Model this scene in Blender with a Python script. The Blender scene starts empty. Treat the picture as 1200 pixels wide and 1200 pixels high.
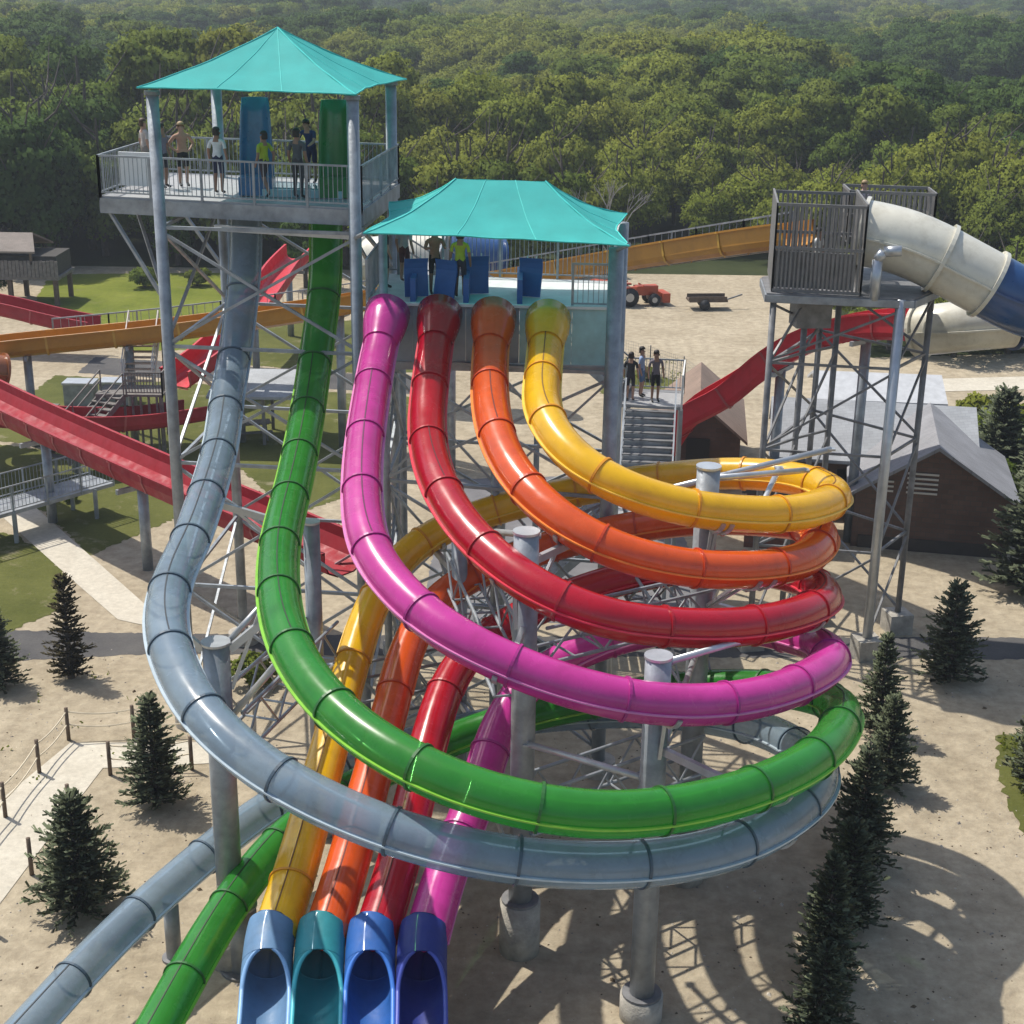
import bpy, math, random
import numpy as np
from mathutils import Vector, Matrix

# ------------------------------------------------------------------ camera
scene = bpy.context.scene
col = scene.collection
R = math.radians
CAM = Vector((0, 0, 20.5))
PITCH, ROLL = R(19.5), R(-0.8)
_f = Vector((0, math.cos(PITCH), -math.sin(PITCH)))
_u0 = Vector((0, math.sin(PITCH), math.cos(PITCH)))
_r0 = Vector((1, 0, 0))
_r = _r0*math.cos(ROLL) - _u0*math.sin(ROLL)
_u = _u0*math.cos(ROLL) + _r0*math.sin(ROLL)
cd = bpy.data.cameras.new('camera'); cam = bpy.data.objects.new('camera', cd); col.objects.link(cam)
m = Matrix((( _r.x, _u.x, -_f.x), (_r.y, _u.y, -_f.y), (_r.z, _u.z, -_f.z))).to_4x4()
m.translation = CAM
cam.matrix_world = m
cd.sensor_width = 36; cd.sensor_height = 36; cd.sensor_fit = 'HORIZONTAL'; cd.lens = 36*1750/1200
cd.clip_start = 0.2; cd.clip_end = 6000
scene.camera = cam

# ------------------------------------------------------------------ light
SUN_EL = R(59)
SUN_AZ = Vector((-0.79, 0.61, 0)).normalized()          # towards the sun, from above
world = bpy.data.worlds.new('World'); scene.world = world; world.use_nodes = True
nt = world.node_tree; nt.nodes.clear()
sky = nt.nodes.new('ShaderNodeTexSky'); sky.sky_type = 'NISHITA'; sky.sun_disc = False
sky.sun_elevation = SUN_EL; sky.sun_rotation = math.atan2(SUN_AZ.x, SUN_AZ.y)
sky.air_density = 1.2; sky.dust_density = 2.0
bg = nt.nodes.new('ShaderNodeBackground'); bg.inputs[1].default_value = 0.09
wo = nt.nodes.new('ShaderNodeOutputWorld')
nt.links.new(sky.outputs[0], bg.inputs[0]); nt.links.new(bg.outputs[0], wo.inputs[0])
sd = bpy.data.lights.new('sun', 'SUN'); sd.energy = 3.1; sd.angle = R(0.55); sd.color = (1.0, 0.95, 0.86)
so = bpy.data.objects.new('sun', sd); col.objects.link(so)
_d = -(SUN_AZ*math.cos(SUN_EL) + Vector((0, 0, math.sin(SUN_EL))))
so.rotation_euler = _d.to_track_quat('-Z', 'Y').to_euler(); so.location = (-30, 30, 60)
scene.view_settings.view_transform = 'Standard'; scene.view_settings.look = 'None'
scene.view_settings.gamma = 1; scene.view_settings.use_curve_mapping = False
scene.view_settings.exposure = 0.72
try:
    scene.cycles.max_bounces = 5; scene.cycles.diffuse_bounces = 2; scene.cycles.glossy_bounces = 3; scene.cycles.transmission_bounces = 3; scene.cycles.transparent_max_bounces = 12
    scene.cycles.volume_bounces = 0
except Exception: pass

# ------------------------------------------------------------------ helpers
class MB:
    def __init__(self): self.v = []; self.f = []; self.mi = []; self.cur = 0
    def add(self, vs, fs):
        o = len(self.v); self.v += [tuple(p) for p in vs]
        for f in fs: self.f.append(tuple(i+o for i in f)); self.mi.append(self.cur)
        return self
    def box(self, c, s, rz=0.0):
        cx, cy, cz = c; a, b, h = s[0]/2, s[1]/2, s[2]/2
        k, q = math.cos(rz), math.sin(rz); vs = []
        for z in (-h, h):
            for x, y in ((-a, -b), (a, -b), (a, b), (-a, b)):
                vs.append((cx+x*k-y*q, cy+x*q+y*k, cz+z))
        return self.add(vs, [(0,3,2,1),(4,5,6,7),(0,1,5,4),(1,2,6,5),(2,3,7,6),(3,0,4,7)])
    def beam(self, p, q, w=.1, h=None):
        h = h or w; p, q = Vector(p), Vector(q); t = (q-p).normalized()
        ref = Vector((0,0,1)) if abs(t.z) < .95 else Vector((0,1,0))
        r = t.cross(ref).normalized(); u = r.cross(t)
        vs = []
        for c in (p, q):
            for a, b in ((-1,-1),(1,-1),(1,1),(-1,1)): vs.append(c + r*(a*w/2) + u*(b*h/2))
        return self.add(vs, [(0,1,2,3),(7,6,5,4),(0,4,5,1),(1,5,6,2),(2,6,7,3),(3,7,4,0)])
    def cyl(self, p, q, r1, r2=None, n=12, caps=True):
        r2 = r1 if r2 is None else r2; p, q = Vector(p), Vector(q); t = (q-p).normalized()
        ref = Vector((0,0,1)) if abs(t.z) < .95 else Vector((0,1,0))
        r = t.cross(ref).normalized(); u = r.cross(t); vs = []
        for c, rad in ((p, r1), (q, r2)):
            for i in range(n):
                a = 2*math.pi*i/n; vs.append(c + r*(rad*math.cos(a)) + u*(rad*math.sin(a)))
        fs = [(i, (i+1) % n, n+(i+1) % n, n+i) for i in range(n)]
        if caps: fs += [tuple(range(n-1, -1, -1)), tuple(range(n, 2*n))]
        return self.add(vs, fs)
    def rings(self, rs, closed=True, caps=False):
        n = len(rs[0]); vs = [p for r in rs for p in r]; fs = []
        for k in range(len(rs)-1):
            for i in range(n if closed else n-1):
                j = (i+1) % n; fs.append((k*n+i, k*n+j, (k+1)*n+j, (k+1)*n+i))
        if caps: fs += [tuple(range(n-1, -1, -1)), tuple(range((len(rs)-1)*n, len(rs)*n))]
        return self.add(vs, fs)
    def poly(self, pts): return self.add(pts, [tuple(range(len(pts)))])
    def prism(self, pts, d):                       # closed polygon pushed along vector d
        n = len(pts); d = Vector(d); vs = [Vector(p) for p in pts] + [Vector(p)+d for p in pts]
        return self.add(vs, [tuple(range(n-1,-1,-1)), tuple(range(n, 2*n))] + [(i,(i+1)%n,n+(i+1)%n,n+i) for i in range(n)])
    def mesh(self, name, off=(0,0,0), smooth=False):
        me = bpy.data.meshes.new(name); o = off
        me.from_pydata([(p[0]-o[0], p[1]-o[1], p[2]-o[2]) for p in self.v], [], self.f)
        if any(self.mi): me.polygons.foreach_set('material_index', self.mi)
        if smooth: me.polygons.foreach_set('use_smooth', [True]*len(me.polygons))
        me.update(); return me
    def build(self, name, mat, parent=None, smooth=False, kind=None, label=None):
        off = BASE.get(parent.name, (0,0,0)) if parent else (0,0,0)
        me = self.mesh(name, off, smooth)
        for mm in (mat if isinstance(mat, (list, tuple)) else [mat]): me.materials.append(mm)
        o = bpy.data.objects.new(name, me); col.objects.link(o)
        if parent: o.parent = parent; BASE[o.name] = off
        if kind: o['kind'] = kind
        if label: o['label'] = label
        return o
BASE = {}
def thing(name, label, cat, loc=(0,0,0), group=None):
    o = bpy.data.objects.new(name, None); col.objects.link(o); o.location = loc; o.empty_display_size = .3
    o['label'] = label; o['category'] = cat
    if group: o['group'] = group
    BASE[o.name] = tuple(loc); return o
def tag(o, label, cat, group=None):
    o['label'] = label; o['category'] = cat
    if group: o['group'] = group
    return o
def struct(name, mb, mat, smooth=False):
    o = mb.build(name, mat, None, smooth); o['kind'] = 'structure'; return o
def inst(me, name, parent=None, loc=(0,0,0), rz=0, sc=(1,1,1)):
    o = bpy.data.objects.new(name, me); col.objects.link(o); o.location = loc; o.rotation_euler = (0,0,rz); o.scale = sc
    if parent: o.parent = parent
    return o
def lerp(a, b, t): return tuple(a[i]+(b[i]-a[i])*t for i in range(len(a)))

# ------------------------------------------------------------------ materials
def new_mat(name):
    mt = bpy.data.materials.new(name); mt.use_nodes = True; n = mt.node_tree; n.nodes.clear()
    out = n.nodes.new('ShaderNodeOutputMaterial'); return mt, n, out
def noise_col(n, c1, c2, scale, detail=5, lo=.3, hi=.7, coord='Object', rough=.6, vec=None):
    tc = n.nodes.new('ShaderNodeTexCoord'); no = n.nodes.new('ShaderNodeTexNoise')
    no.inputs['Scale'].default_value = scale; no.inputs['Detail'].default_value = detail; no.inputs['Roughness'].default_value = rough
    n.links.new(vec if vec else tc.outputs[coord], no.inputs['Vector'])
    rp = n.nodes.new('ShaderNodeValToRGB'); rp.color_ramp.elements[0].position = lo; rp.color_ramp.elements[1].position = hi
    rp.color_ramp.elements[0].color = (*c1, 1); rp.color_ramp.elements[1].color = (*c2, 1)
    n.links.new(no.outputs['Fac'], rp.inputs[0]); return rp, no
def mat(name, c, rough=.5, metal=0.0, var=.12, scale=3.0, bump=0.0, bscale=30, coat=0.0, spec=.5):
    mt, n, out = new_mat(name); b = n.nodes.new('ShaderNodeBsdfPrincipled')
    c1 = tuple(x*(1-var) for x in c); c2 = tuple(min(1, x*(1+var)) for x in c)
    rp, no = noise_col(n, c1, c2, scale); n.links.new(rp.outputs[0], b.inputs['Base Color'])
    b.inputs['Roughness'].default_value = rough; b.inputs['Metallic'].default_value = metal
    b.inputs['Coat Weight'].default_value = coat; b.inputs['Coat Roughness'].default_value = .12
    b.inputs['Specular IOR Level'].default_value = spec
    if bump:
        n2 = n.nodes.new('ShaderNodeTexNoise'); n2.inputs['Scale'].default_value = bscale; n2.inputs['Detail'].default_value = 6
        tc = n.nodes.new('ShaderNodeTexCoord'); n.links.new(tc.outputs['Object'], n2.inputs['Vector'])
        bp = n.nodes.new('ShaderNodeBump'); bp.inputs['Strength'].default_value = bump; bp.inputs['Distance'].default_value = .05
        n.links.new(n2.outputs['Fac'], bp.inputs['Height']); n.links.new(bp.outputs[0], b.inputs['Normal'])
    n.links.new(b.outputs[0], out.inputs[0]); return mt
def fibreglass(name, c, trans=.25, clear=0.0, rough=.2, c2=None, coat=.6):
    # glossy translucent moulded shell: gloss coat + light coming through + a little see-through
    mt, n, out = new_mat(name); b = n.nodes.new('ShaderNodeBsdfPrincipled')
    rp, no = noise_col(n, tuple(x*.86 for x in c), tuple(min(1, x*1.1) for x in c), .9, 6, .25, .75)
    n.links.new(rp.outputs[0], b.inputs['Base Color']); b.inputs['Coat Weight'].default_value = coat; b.inputs['Coat Roughness'].default_value = .1
    st, _s = noise_col(n, (.72,.70,.66), (1.0,1.0,1.0), 1.7, 9, .36, .52, 'Object', .72); fd, _f2 = noise_col(n, (1.0,1.0,1.0), (1.12,1.14,1.16), .35, 4, .45, .7)
    q1 = n.nodes.new('ShaderNodeMix'); q1.data_type = 'RGBA'; q1.blend_type = 'MULTIPLY'; q1.inputs[0].default_value = .55; n.links.new(rp.outputs[0], q1.inputs[6]); n.links.new(st.outputs[0], q1.inputs[7])
    q2 = n.nodes.new('ShaderNodeMix'); q2.data_type = 'RGBA'; q2.blend_type = 'MULTIPLY'; q2.inputs[0].default_value = 1; n.links.new(q1.outputs[2], q2.inputs[6]); n.links.new(fd.outputs[0], q2.inputs[7]); n.links.new(q2.outputs[2], b.inputs['Base Color'])
    rr, _ = noise_col(n, (rough*.8,)*3, (rough*1.6,)*3, 2.3, 6); n.links.new(rr.outputs[0], b.inputs['Roughness'])
    t = n.nodes.new('ShaderNodeBsdfTranslucent'); t.inputs[0].default_value = (*(c2 or c), 1)
    mx = n.nodes.new('ShaderNodeMixShader'); mx.inputs[0].default_value = trans
    n.links.new(b.outputs[0], mx.inputs[1]); n.links.new(t.outputs[0], mx.inputs[2]); last = mx
    if clear:
        tp = n.nodes.new('ShaderNodeBsdfTransparent'); tp.inputs[0].default_value = (*[.45+.55*x/max(c) for x in c], 1)
        m2 = n.nodes.new('ShaderNodeMixShader'); m2.inputs[0].default_value = clear
        n.links.new(mx.outputs[0], m2.inputs[1]); n.links.new(tp.outputs[0], m2.inputs[2]); last = m2
    n.links.new(last.outputs[0], out.inputs[0]); return mt
STEEL = mat('galvanised_steel', (.29, .315, .34), .45, .3, .3, 2.2, .15, 9)
STEEL_L = mat('bright_galvanised_steel', (.48, .50, .52), .36, .5, .15, 2.5)
STEEL_D = mat('weathered_grey_steel', (.19, .19, .195), .55, .25, .35, 2.4)
DECK = mat('aluminium_decking', (.33, .33, .335), .55, .1, .12, 4)
CONC = mat('concrete', (.36, .335, .29), .9, 0, .32, 2.2, .4, 18)
CONC_L = mat('pale_concrete', (.52, .48, .40), .85, 0, .1, 1.6, .2, 12)
RUBBER = mat('dark_rubber', (.02, .02, .022), .6)
WOOD_G = mat('weathered_grey_wood', (.17, .155, .145), .8, 0, .3, 5, .3, 30)
WOOD_B = mat('brown_post_wood', (.12, .085, .06), .8, 0, .25, 6)
WOOD_P = mat('pale_timber', (.50, .36, .26), .7, 0, .15, 5)
ROPE = mat('tan_rope', (.62, .54, .40), .9)
WHITE = mat('white_paint', (.72, .72, .70), .45, 0, .06)
BLUE_PAD = mat('blue_mat_foam', (.03, .11, .34), .5, 0, .12)

# ------------------------------------------------------------------ swept channels
def catmull(P, n=14):
    P = np.array(P, float); out = []
    for i in range(len(P)-1):
        a = P[max(i-1,0)]; b = P[i]; c = P[i+1]; d = P[min(i+2,len(P)-1)]
        for j in range(n):
            s = j/n
            out.append(.5*((2*b)+(-a+c)*s+(2*a-5*b+4*c-d)*s*s+(-a+3*b-3*c+d)*s**3))
    out.append(P[-1]); return np.array(out)
def resample(P, ds):
    d = np.r_[0, np.cumsum(np.linalg.norm(np.diff(P, axis=0), axis=1))]
    n = max(2, int(round(d[-1]/ds))+1); s = np.linspace(0, d[-1], n)
    return np.stack([np.interp(s, d, P[:, k]) for k in range(3)], 1), d[-1]
def smooth_path(P, it=30):
    P = P.copy()
    for _ in range(it):
        Q = P.copy(); Q[1:-1] = .5*P[1:-1]+.25*(P[:-2]+P[2:]); P = Q
    return P
def frames(P):
    T = np.gradient(P, axis=0); T /= np.linalg.norm(T, axis=1)[:, None]
    Z = np.array([0,0,1.]); Rr = np.cross(T, Z); Rr /= np.linalg.norm(Rr, axis=1)[:, None]
    U = np.cross(Rr, T); return T, Rr, U
def sweep(mb, P, Rr, U, prof, closed=True, caps=False):
    rs = [[tuple(P[k]+Rr[k]*a+U[k]*b) for a, b in prof] for k in range(len(P))]
    mb.rings(rs, closed, caps); return mb
def circle(r, n=28): return [(r*math.sin(2*math.pi*i/n), r*math.cos(2*math.pi*i/n)) for i in range(n)]
TR = .41

SLIDE = {}
SLIDE['blue'] = [(-7.48, 41.55, 14.40), (-7.40, 40.72, 13.15), (-7.49, 39.45, 11.30), (-7.43, 37.44, 10.30), (-7.19, 34.85, 9.60), (-7.01, 30.78, 9.00), (-7.01, 28.31, 8.70), (-6.60, 26.30, 8.38), (-5.49, 24.14, 7.95), (-3.93, 22.82, 7.42), (-1.95, 22.06, 6.90), (0.08, 21.79, 6.55), (2.14, 22.16, 6.25), (4.05, 23.19, 6.00), (5.62, 25.04, 5.75), (6.30, 26.80, 5.50), (6.35, 28.90, 4.90), (5.60, 31.00, 4.35), (3.80, 32.70, 3.80), (1.50, 33.60, 3.25), (-1.00, 33.70, 2.78), (-3.60, 32.60, 2.42), (-5.60, 30.70, 2.20), (-7.00, 28.50, 1.95), (-8.20, 26.00, 1.75), (-9.30, 23.00, 1.50), (-10.30, 20.00, 1.30)]
SLIDE['green'] = [(-5.24, 41.35, 14.30), (-5.19, 40.52, 12.75), (-5.30, 38.54, 10.85), (-5.20, 35.81, 10.00), (-5.11, 33.25, 9.50), (-4.96, 29.61, 8.98), (-4.30, 26.24, 8.62), (-3.06, 23.80, 8.25), (-1.38, 22.33, 7.90), (0.35, 21.86, 7.55), (2.09, 22.05, 7.30), (4.16, 23.33, 7.00), (5.93, 25.40, 6.65), (7.03, 28.20, 6.15), (6.85, 29.70, 5.75), (5.80, 31.10, 5.30), (4.20, 32.00, 4.80), (2.00, 32.60, 4.10), (-0.50, 32.60, 3.40), (-3.00, 31.40, 2.80), (-4.85, 29.40, 2.40), (-5.75, 27.20, 2.15), (-6.25, 25.20, 1.92), (-6.70, 22.80, 1.68), (-7.20, 20.00, 1.42)]
SLIDE['pink'] = [(-3.25, 36.57, 12.35), (-3.35, 35.23, 11.70), (-3.32, 31.49, 10.50), (-2.97, 28.66, 9.75), (-2.24, 27.15, 9.25), (-1.10, 25.95, 8.80), (0.52, 25.40, 8.25), (1.97, 25.22, 7.90), (3.29, 25.54, 7.60), (4.72, 26.33, 7.35), (6.08, 27.72, 7.10), (7.00, 29.40, 6.90), (6.50, 30.90, 6.65), (5.00, 32.20, 6.40), (3.00, 32.50, 6.00), (1.40, 32.10, 5.55), (0.23, 31.20, 5.05), (-0.36, 30.00, 4.40), (-0.73, 28.60, 3.65), (-1.28, 27.00, 2.95), (-1.61, 25.30, 2.42)]
SLIDE['red'] = [(-1.92, 36.65, 12.35), (-1.99, 35.31, 11.70), (-2.00, 33.22, 10.80), (-1.66, 31.12, 10.25), (-0.88, 29.13, 9.70), (0.36, 27.59, 9.20), (1.71, 27.10, 8.75), (3.10, 27.40, 8.40), (4.76, 28.13, 8.10), (6.24, 29.42, 7.85), (7.15, 31.30, 7.55), (6.50, 32.80, 7.45), (4.80, 33.80, 7.20), (2.80, 34.20, 6.70), (0.90, 33.90, 6.10), (-0.60, 33.10, 5.55), (-1.42, 31.90, 5.00), (-1.81, 30.20, 4.30), (-2.08, 28.60, 3.55), (-2.33, 27.00, 2.95), (-2.63, 25.30, 2.42)]
SLIDE['orange'] = [(-0.55, 36.45, 12.35), (-0.59, 35.19, 11.75), (-0.48, 32.97, 11.10), (-0.01, 31.03, 10.50), (0.90, 29.56, 9.95), (2.13, 28.91, 9.45), (3.59, 29.14, 9.00), (5.14, 29.81, 8.70), (6.60, 31.16, 8.45), (7.35, 33.30, 8.35), (6.60, 34.60, 8.10), (4.80, 35.40, 7.85), (2.60, 35.80, 7.35), (0.30, 35.70, 6.70), (-1.50, 35.00, 6.05), (-2.42, 33.60, 5.35), (-2.76, 31.60, 4.55), (-3.08, 29.30, 3.70), (-3.38, 27.00, 2.95), (-3.64, 25.30, 2.42)]
SLIDE['yellow'] = [(0.80, 36.34, 12.35), (0.71, 34.86, 11.85), (0.66, 32.50, 11.45), (1.19, 31.05, 10.90), (2.17, 30.22, 10.45), (3.47, 30.23, 10.00), (4.82, 30.59, 9.70), (6.27, 31.35, 9.45), (7.42, 32.79, 9.25), (7.70, 34.00, 9.10), (7.00, 35.50, 8.95), (5.20, 36.50, 8.70), (2.30, 37.10, 8.10), (-0.70, 37.20, 7.30), (-2.60, 36.30, 6.60), (-3.52, 34.50, 5.70), (-3.91, 32.00, 4.65), (-4.18, 29.50, 3.75), (-4.43, 27.00, 2.95), (-4.65, 25.30, 2.42)]
COLS = {'blue': (.25, .325, .39), 'green': (.045, .32, .04), 'pink': (.63, .045, .33),
        'red': (.50, .005, .02), 'orange': (.80, .11, .012), 'yellow': (.92, .54, .006)}
TRANSL = {'blue': (.2, .33), 'green': (.38, .2), 'pink': (.25, 0), 'red': (.25, 0), 'orange': (.25, 0), 'yellow': (.28, 0)}
LIPC = {'blue': (.42, .50, .55), 'green': (.22, .50, .05), 'pink': (.68, .20, .45), 'red': (.7, .05, .08), 'orange': (.85, .25, .05), 'yellow': (.85, .55, .08)}
FLC = {'blue': (.035, .055, .075), 'green': (.012, .075, .012), 'pink': (.24, .012, .13), 'red': (.24, .004, .01), 'orange': (.33, .03, .005), 'yellow': (.42, .17, .004)}
LABEL = {
 'blue': 'translucent blue-grey tube slide, outermost loop, passing in front of all the others',
 'green': 'glossy green tube slide from the tall tower, looping just above the blue-grey one',
 'pink': 'magenta tube slide, leftmost of the four from the lower platform',
 'red': 'red tube slide between the magenta and the orange tubes',
 'orange': 'orange tube slide between the red and the yellow tubes',
 'yellow': 'yellow tube slide with the smallest and highest loop'}
HOODC = {'yellow': ('pale_blue', (.13, .25, .42)), 'orange': ('teal', (.02, .26, .30)), 'red': ('mid_blue', (.02, .12, .42)), 'pink': ('navy_blue', (.018, .035, .24))}
HOODPATH = {'yellow': [(-4.60,26.15,2.70),(-4.71,25.4,2.46),(-4.68,24.6,2.22),(-4.56,23.5,1.98),(-4.38,21.5,1.62),(-4.18,19,1.3),(-3.98,16,1.08)],
 'orange': [(-3.60,26.15,2.70),(-3.70,25.4,2.46),(-3.67,24.6,2.22),(-3.57,23.5,1.98),(-3.41,21.5,1.62),(-3.21,19,1.3),(-3.01,16,1.08)],
 'red': [(-2.58,26.15,2.70),(-2.69,25.4,2.46),(-2.66,24.6,2.22),(-2.58,23.5,1.98),(-2.44,21.5,1.62),(-2.24,19,1.3),(-2.04,16,1.08)],
 'pink': [(-1.56,26.15,2.70),(-1.66,25.4,2.46),(-1.65,24.6,2.22),(-1.58,23.5,1.98),(-1.47,21.5,1.62),(-1.27,19,1.3),(-1.07,16,1.08)]}
PATHS = {}
def make_slide(k):
    P, L = resample(catmull(SLIDE[k]), .2); P = smooth_path(P, 14); T, Rr, U = frames(P); PATHS[k] = P
    base = (float(P[0][0]), float(P[0][1]), 0); root = thing('tube_slide', LABEL[k], 'water slide', base, 'six coloured tube slides')
    tr, cl = TRANSL[k]
    M = fibreglass(k+'_fibreglass', COLS[k], tr, cl); ML = mat(k+'_lip', LIPC[k], .35); MF = mat(k+'_flange', tuple(x*1.5 for x in FLC[k]), .4); MJ = mat(k+'_joint', tuple(x*.45 for x in FLC[k]), .6)
    n = len(P); step = 11; i = 0; first = True
    rad = [TR+(.045*min(1, max(0, 1-(n-1-q)*.2/7.0))**.7 if k in HOODPATH else 0) for q in range(n)]; dl = rad[-1]-TR
    while i < n-1:
        j = min(i+step, n-1)
        if n-1-j < 5: j = n-1
        mb = MB(); mb.rings([[tuple(P[q_]+Rr[q_]*x+U[q_]*y) for x, y in circle(rad[q_])] for q_ in range(i, j+1)]); sec = mb.build('tube_section', M, root, True)
        mb = MB()                                   # the two long lips where the half shells bolt together
        for s in (-1, 1):
            h, w = .016, (.05 if rad[j] < TR+.01 else .022)
            mb.rings([[tuple(P[q_]+Rr[q_]*(s*(rad[q_]+e_))+U[q_]*(-.05+d_)) for e_, d_ in ((-.01,-h),(w,-h),(w,h),(-.01,h))] for q_ in range(i, j+1)], True, True)
        mb.build('seam_lip', ML, sec)
        # joint line along the crown of the straight runs
        hd = abs(T[(i+j)//2][1])
        if hd > .93:
            mb = MB(); mb.rings([[tuple(P[q_]+Rr[q_]*e_+U[q_]*(rad[q_]+d_)) for e_, d_ in ((-.013,-.008),(.013,-.008),(.013,.01),(-.013,.01))] for q_ in range(i, j+1)], True, True); mb.build('crown_joint', MJ, sec)
        if not first or k in ('blue', 'green'):
            q = i; a, b = P[q]-T[q]*.026, P[q]+T[q]*.026
            mb = MB(); ri, ro = circle(rad[q]-.004), circle(rad[q]+.032)
            rs = []
            for c, pr in ((a, ri), (a, ro), (b, ro), (b, ri)): rs.append([tuple(c+Rr[q]*x+U[q]*y) for x, y in pr])
            mb.rings(rs); mb.build('flange', MF, root)
        first = False; i = j
    return root, M, P, T, Rr, U
SL = {}
for k in SLIDE: SL[k] = make_slide(k)

def shell(mb, P, Rr, U, ro, op, th=.035, n=26):
    """open-topped shell: op[k] = half angle (rad) of the opening at the crown, ro[k] = radius"""
    rs = []
    for k in range(len(P)):
        o = op[k]; A = np.linspace(o, 2*math.pi-o, n)
        out = [tuple(P[k]+Rr[k]*(ro[k]*math.sin(a))+U[k]*(ro[k]*math.cos(a))) for a in A]
        inn = [tuple(P[k]+Rr[k]*((ro[k]-th)*math.sin(a))+U[k]*((ro[k]-th)*math.cos(a))) for a in A[::-1]]
        rs.append(out+inn)
    mb.rings(rs, True, False)
    m_ = 2*n
    for kk in (0, len(P)-1):
        o = kk*m_
        mb.f += [tuple(len(mb.v)-len(P)*m_+o+q for q in (i, i+1, m_-2-i, m_-1-i)) for i in range(n-1)]; mb.mi += [mb.cur]*(n-1)
    return mb
# the four racing lanes that the lower tubes end in
for k in HOODPATH:
    root = SL[k][0]; nm, c = HOODC[k]; M = fibreglass(nm+'_lane_shell', c, .12, 0, .55, coat=.1); MI = mat(nm+'_lane_rim', tuple(min(1, x*1.5+.03) for x in c), .4)
    P, L = resample(catmull(HOODPATH[k]), .035); P = smooth_path(P, 30); T, Rr, U = frames(P); c_ = int(.66/.035); P, T, Rr, U = P[c_:], T[c_:], Rr[c_:], U[c_:]
    s = np.r_[0, np.cumsum(np.linalg.norm(np.diff(P, axis=0), axis=1))]
    s0 = .88
    ro = [.492+.01*min(1, x/s0) for x in s]
    op = [0.0 if x < s0 else min(R(80), R(76)*((x-s0)/.62)**.45) for x in s]
    a = int(np.searchsorted(s, s0)); mb = MB(); rs = []       # hood: a pointed tongue that closes round the tube
    for q in range(a+1):
        ph = math.pi*min(1, .14+.9*(s[q]/.26)**.7); A_ = np.linspace(-ph, ph, 33); up = .05*(1-s[q]/s0)
        o_ = [tuple(P[q]+Rr[q]*(ro[q]*math.sin(t))+U[q]*(ro[q]*math.cos(t)+up)) for t in A_]; i_ = [tuple(P[q]+Rr[q]*((ro[q]-.03)*math.sin(t))+U[q]*((ro[q]-.03)*math.cos(t)+up)) for t in A_[::-1]]
        rs.append(o_+i_)
    mb.rings(rs, True, False); mb.f.append(tuple(range(65, -1, -1))); mb.mi.append(0); mb.build('lane_hood', M, root, True)
    mb = MB(); shell(mb, P[a:], Rr[a:], U[a:], ro[a:], [max(1e-4, x) for x in op[a:]], .085); ln = mb.build('open_lane', M, root, True)
    mb = MB()                                       # rolled rim round the opening
    for sgn in (1, -1):
        rs = []
        for q in range(a, len(P)):
            c0 = P[q]+Rr[q]*(sgn*(ro[q]-.04)*math.sin(op[q]))+U[q]*((ro[q]-.04)*math.cos(op[q])+.004)
            rs.append([tuple(c0+Rr[q]*(.048*math.cos(t))+U[q]*(.036*math.sin(t))) for t in np.linspace(0, 2*math.pi, 7)[:-1]])
        mb.rings(rs)
    mb.build('rim', MI, ln, True)
# flared entry collars of the four lower tubes
for k in HOODPATH:
    root, M, P, T, Rr, U = SL[k]; mb = MB(); rs = []
    for y0, r in ((.62, .43), (.45, .45), (.2, .5), (-.15, .555), (-.62, .575), (-.62, .54), (-.15, .52), (.3, .43)):
        c = P[0]+T[0]*y0; rs.append([tuple(c+Rr[0]*x+U[0]*(y*(1.06 if y > 0 else 1.0))) for x, y in circle(r, 32)])
    mb.rings(rs); mb.build('entry_collar', M, root, True)

# ------------------------------------------------------------------ open flumes (U channels)
def flume(name, pts, w, h, mc, label, group=None, sec=3.0, cat='water slide', lip=None, legs=(), rnd=.25, two=False, base_z=0):
    P, L = resample(catmull(pts), .5); P = smooth_path(P, 4); T, Rr, U = frames(P)
    root = thing(name, label, cat, (float(P[0][0]), float(P[0][1]), 0), group)
    M = mc; ML = lip or mc; t = .05; a = w/2
    prof = [(-a-.07,h),(-a-.07,h-.07),(-a-.0,h-.07),(-a,rnd),(-a+rnd*.3,rnd*.3),(-a+rnd,-t),(a-rnd,-t),(a-rnd*.3,rnd*.3),(a,rnd),(a,h-.07),(a+.07,h-.07),(a+.07,h),
            (a-t,h),(a-t,rnd),(a-t-rnd*.3,rnd*.35),(a-rnd-t,0),(-a+rnd+t,0),(-a+t+rnd*.3,rnd*.35),(-a+t,rnd),(-a+t,h)]
    stp = max(2, int(sec/.5)); i = 0; n = len(P)
    while i < n-1:
        j = min(i+stp, n-1)
        if n-1-j < 2: j = n-1
        mb = MB(); sweep(mb, P[i:j+1], Rr[i:j+1], U[i:j+1], prof, True, False); s_ = mb.build('flume_section', M, root)
        if two:
            mb = MB(); sweep(mb, P[i:j+1], Rr[i:j+1], U[i:j+1], [(-.05,0),(.05,0),(.03,h*.7),(-.03,h*.7)], True); mb.build('lane_divider', M, s_)
        mb = MB(); q = i; pr = [(x*1.035, y-(.05 if y < .1 else 0)) for x, y in prof[:12]]
        rs = []
        for d_ in (-.05, .05): rs.append([tuple(P[q]+T[q]*d_+Rr[q]*x+U[q]*y) for x, y in pr])
        mb.rings(rs, False); mb.build('joint_rib', ML, root); i = j
    for f in legs:
        q = int(f*(n-1)); z = P[q][2]-.1
        if z > .4:
            mb = MB(); mb.cyl((P[q][0],P[q][1],-.1), (P[q][0],P[q][1],z), .2, .2, 10); mb.build('support_post', STEEL, root, True)
            mb = MB(); mb.beam(tuple(P[q]-Rr[q]*(a+.1)-U[q]*.12), tuple(P[q]+Rr[q]*(a+.1)-U[q]*.12), .14, .18); mb.build('cross_arm', STEEL, root)
    return root, P, T, Rr, U

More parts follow.
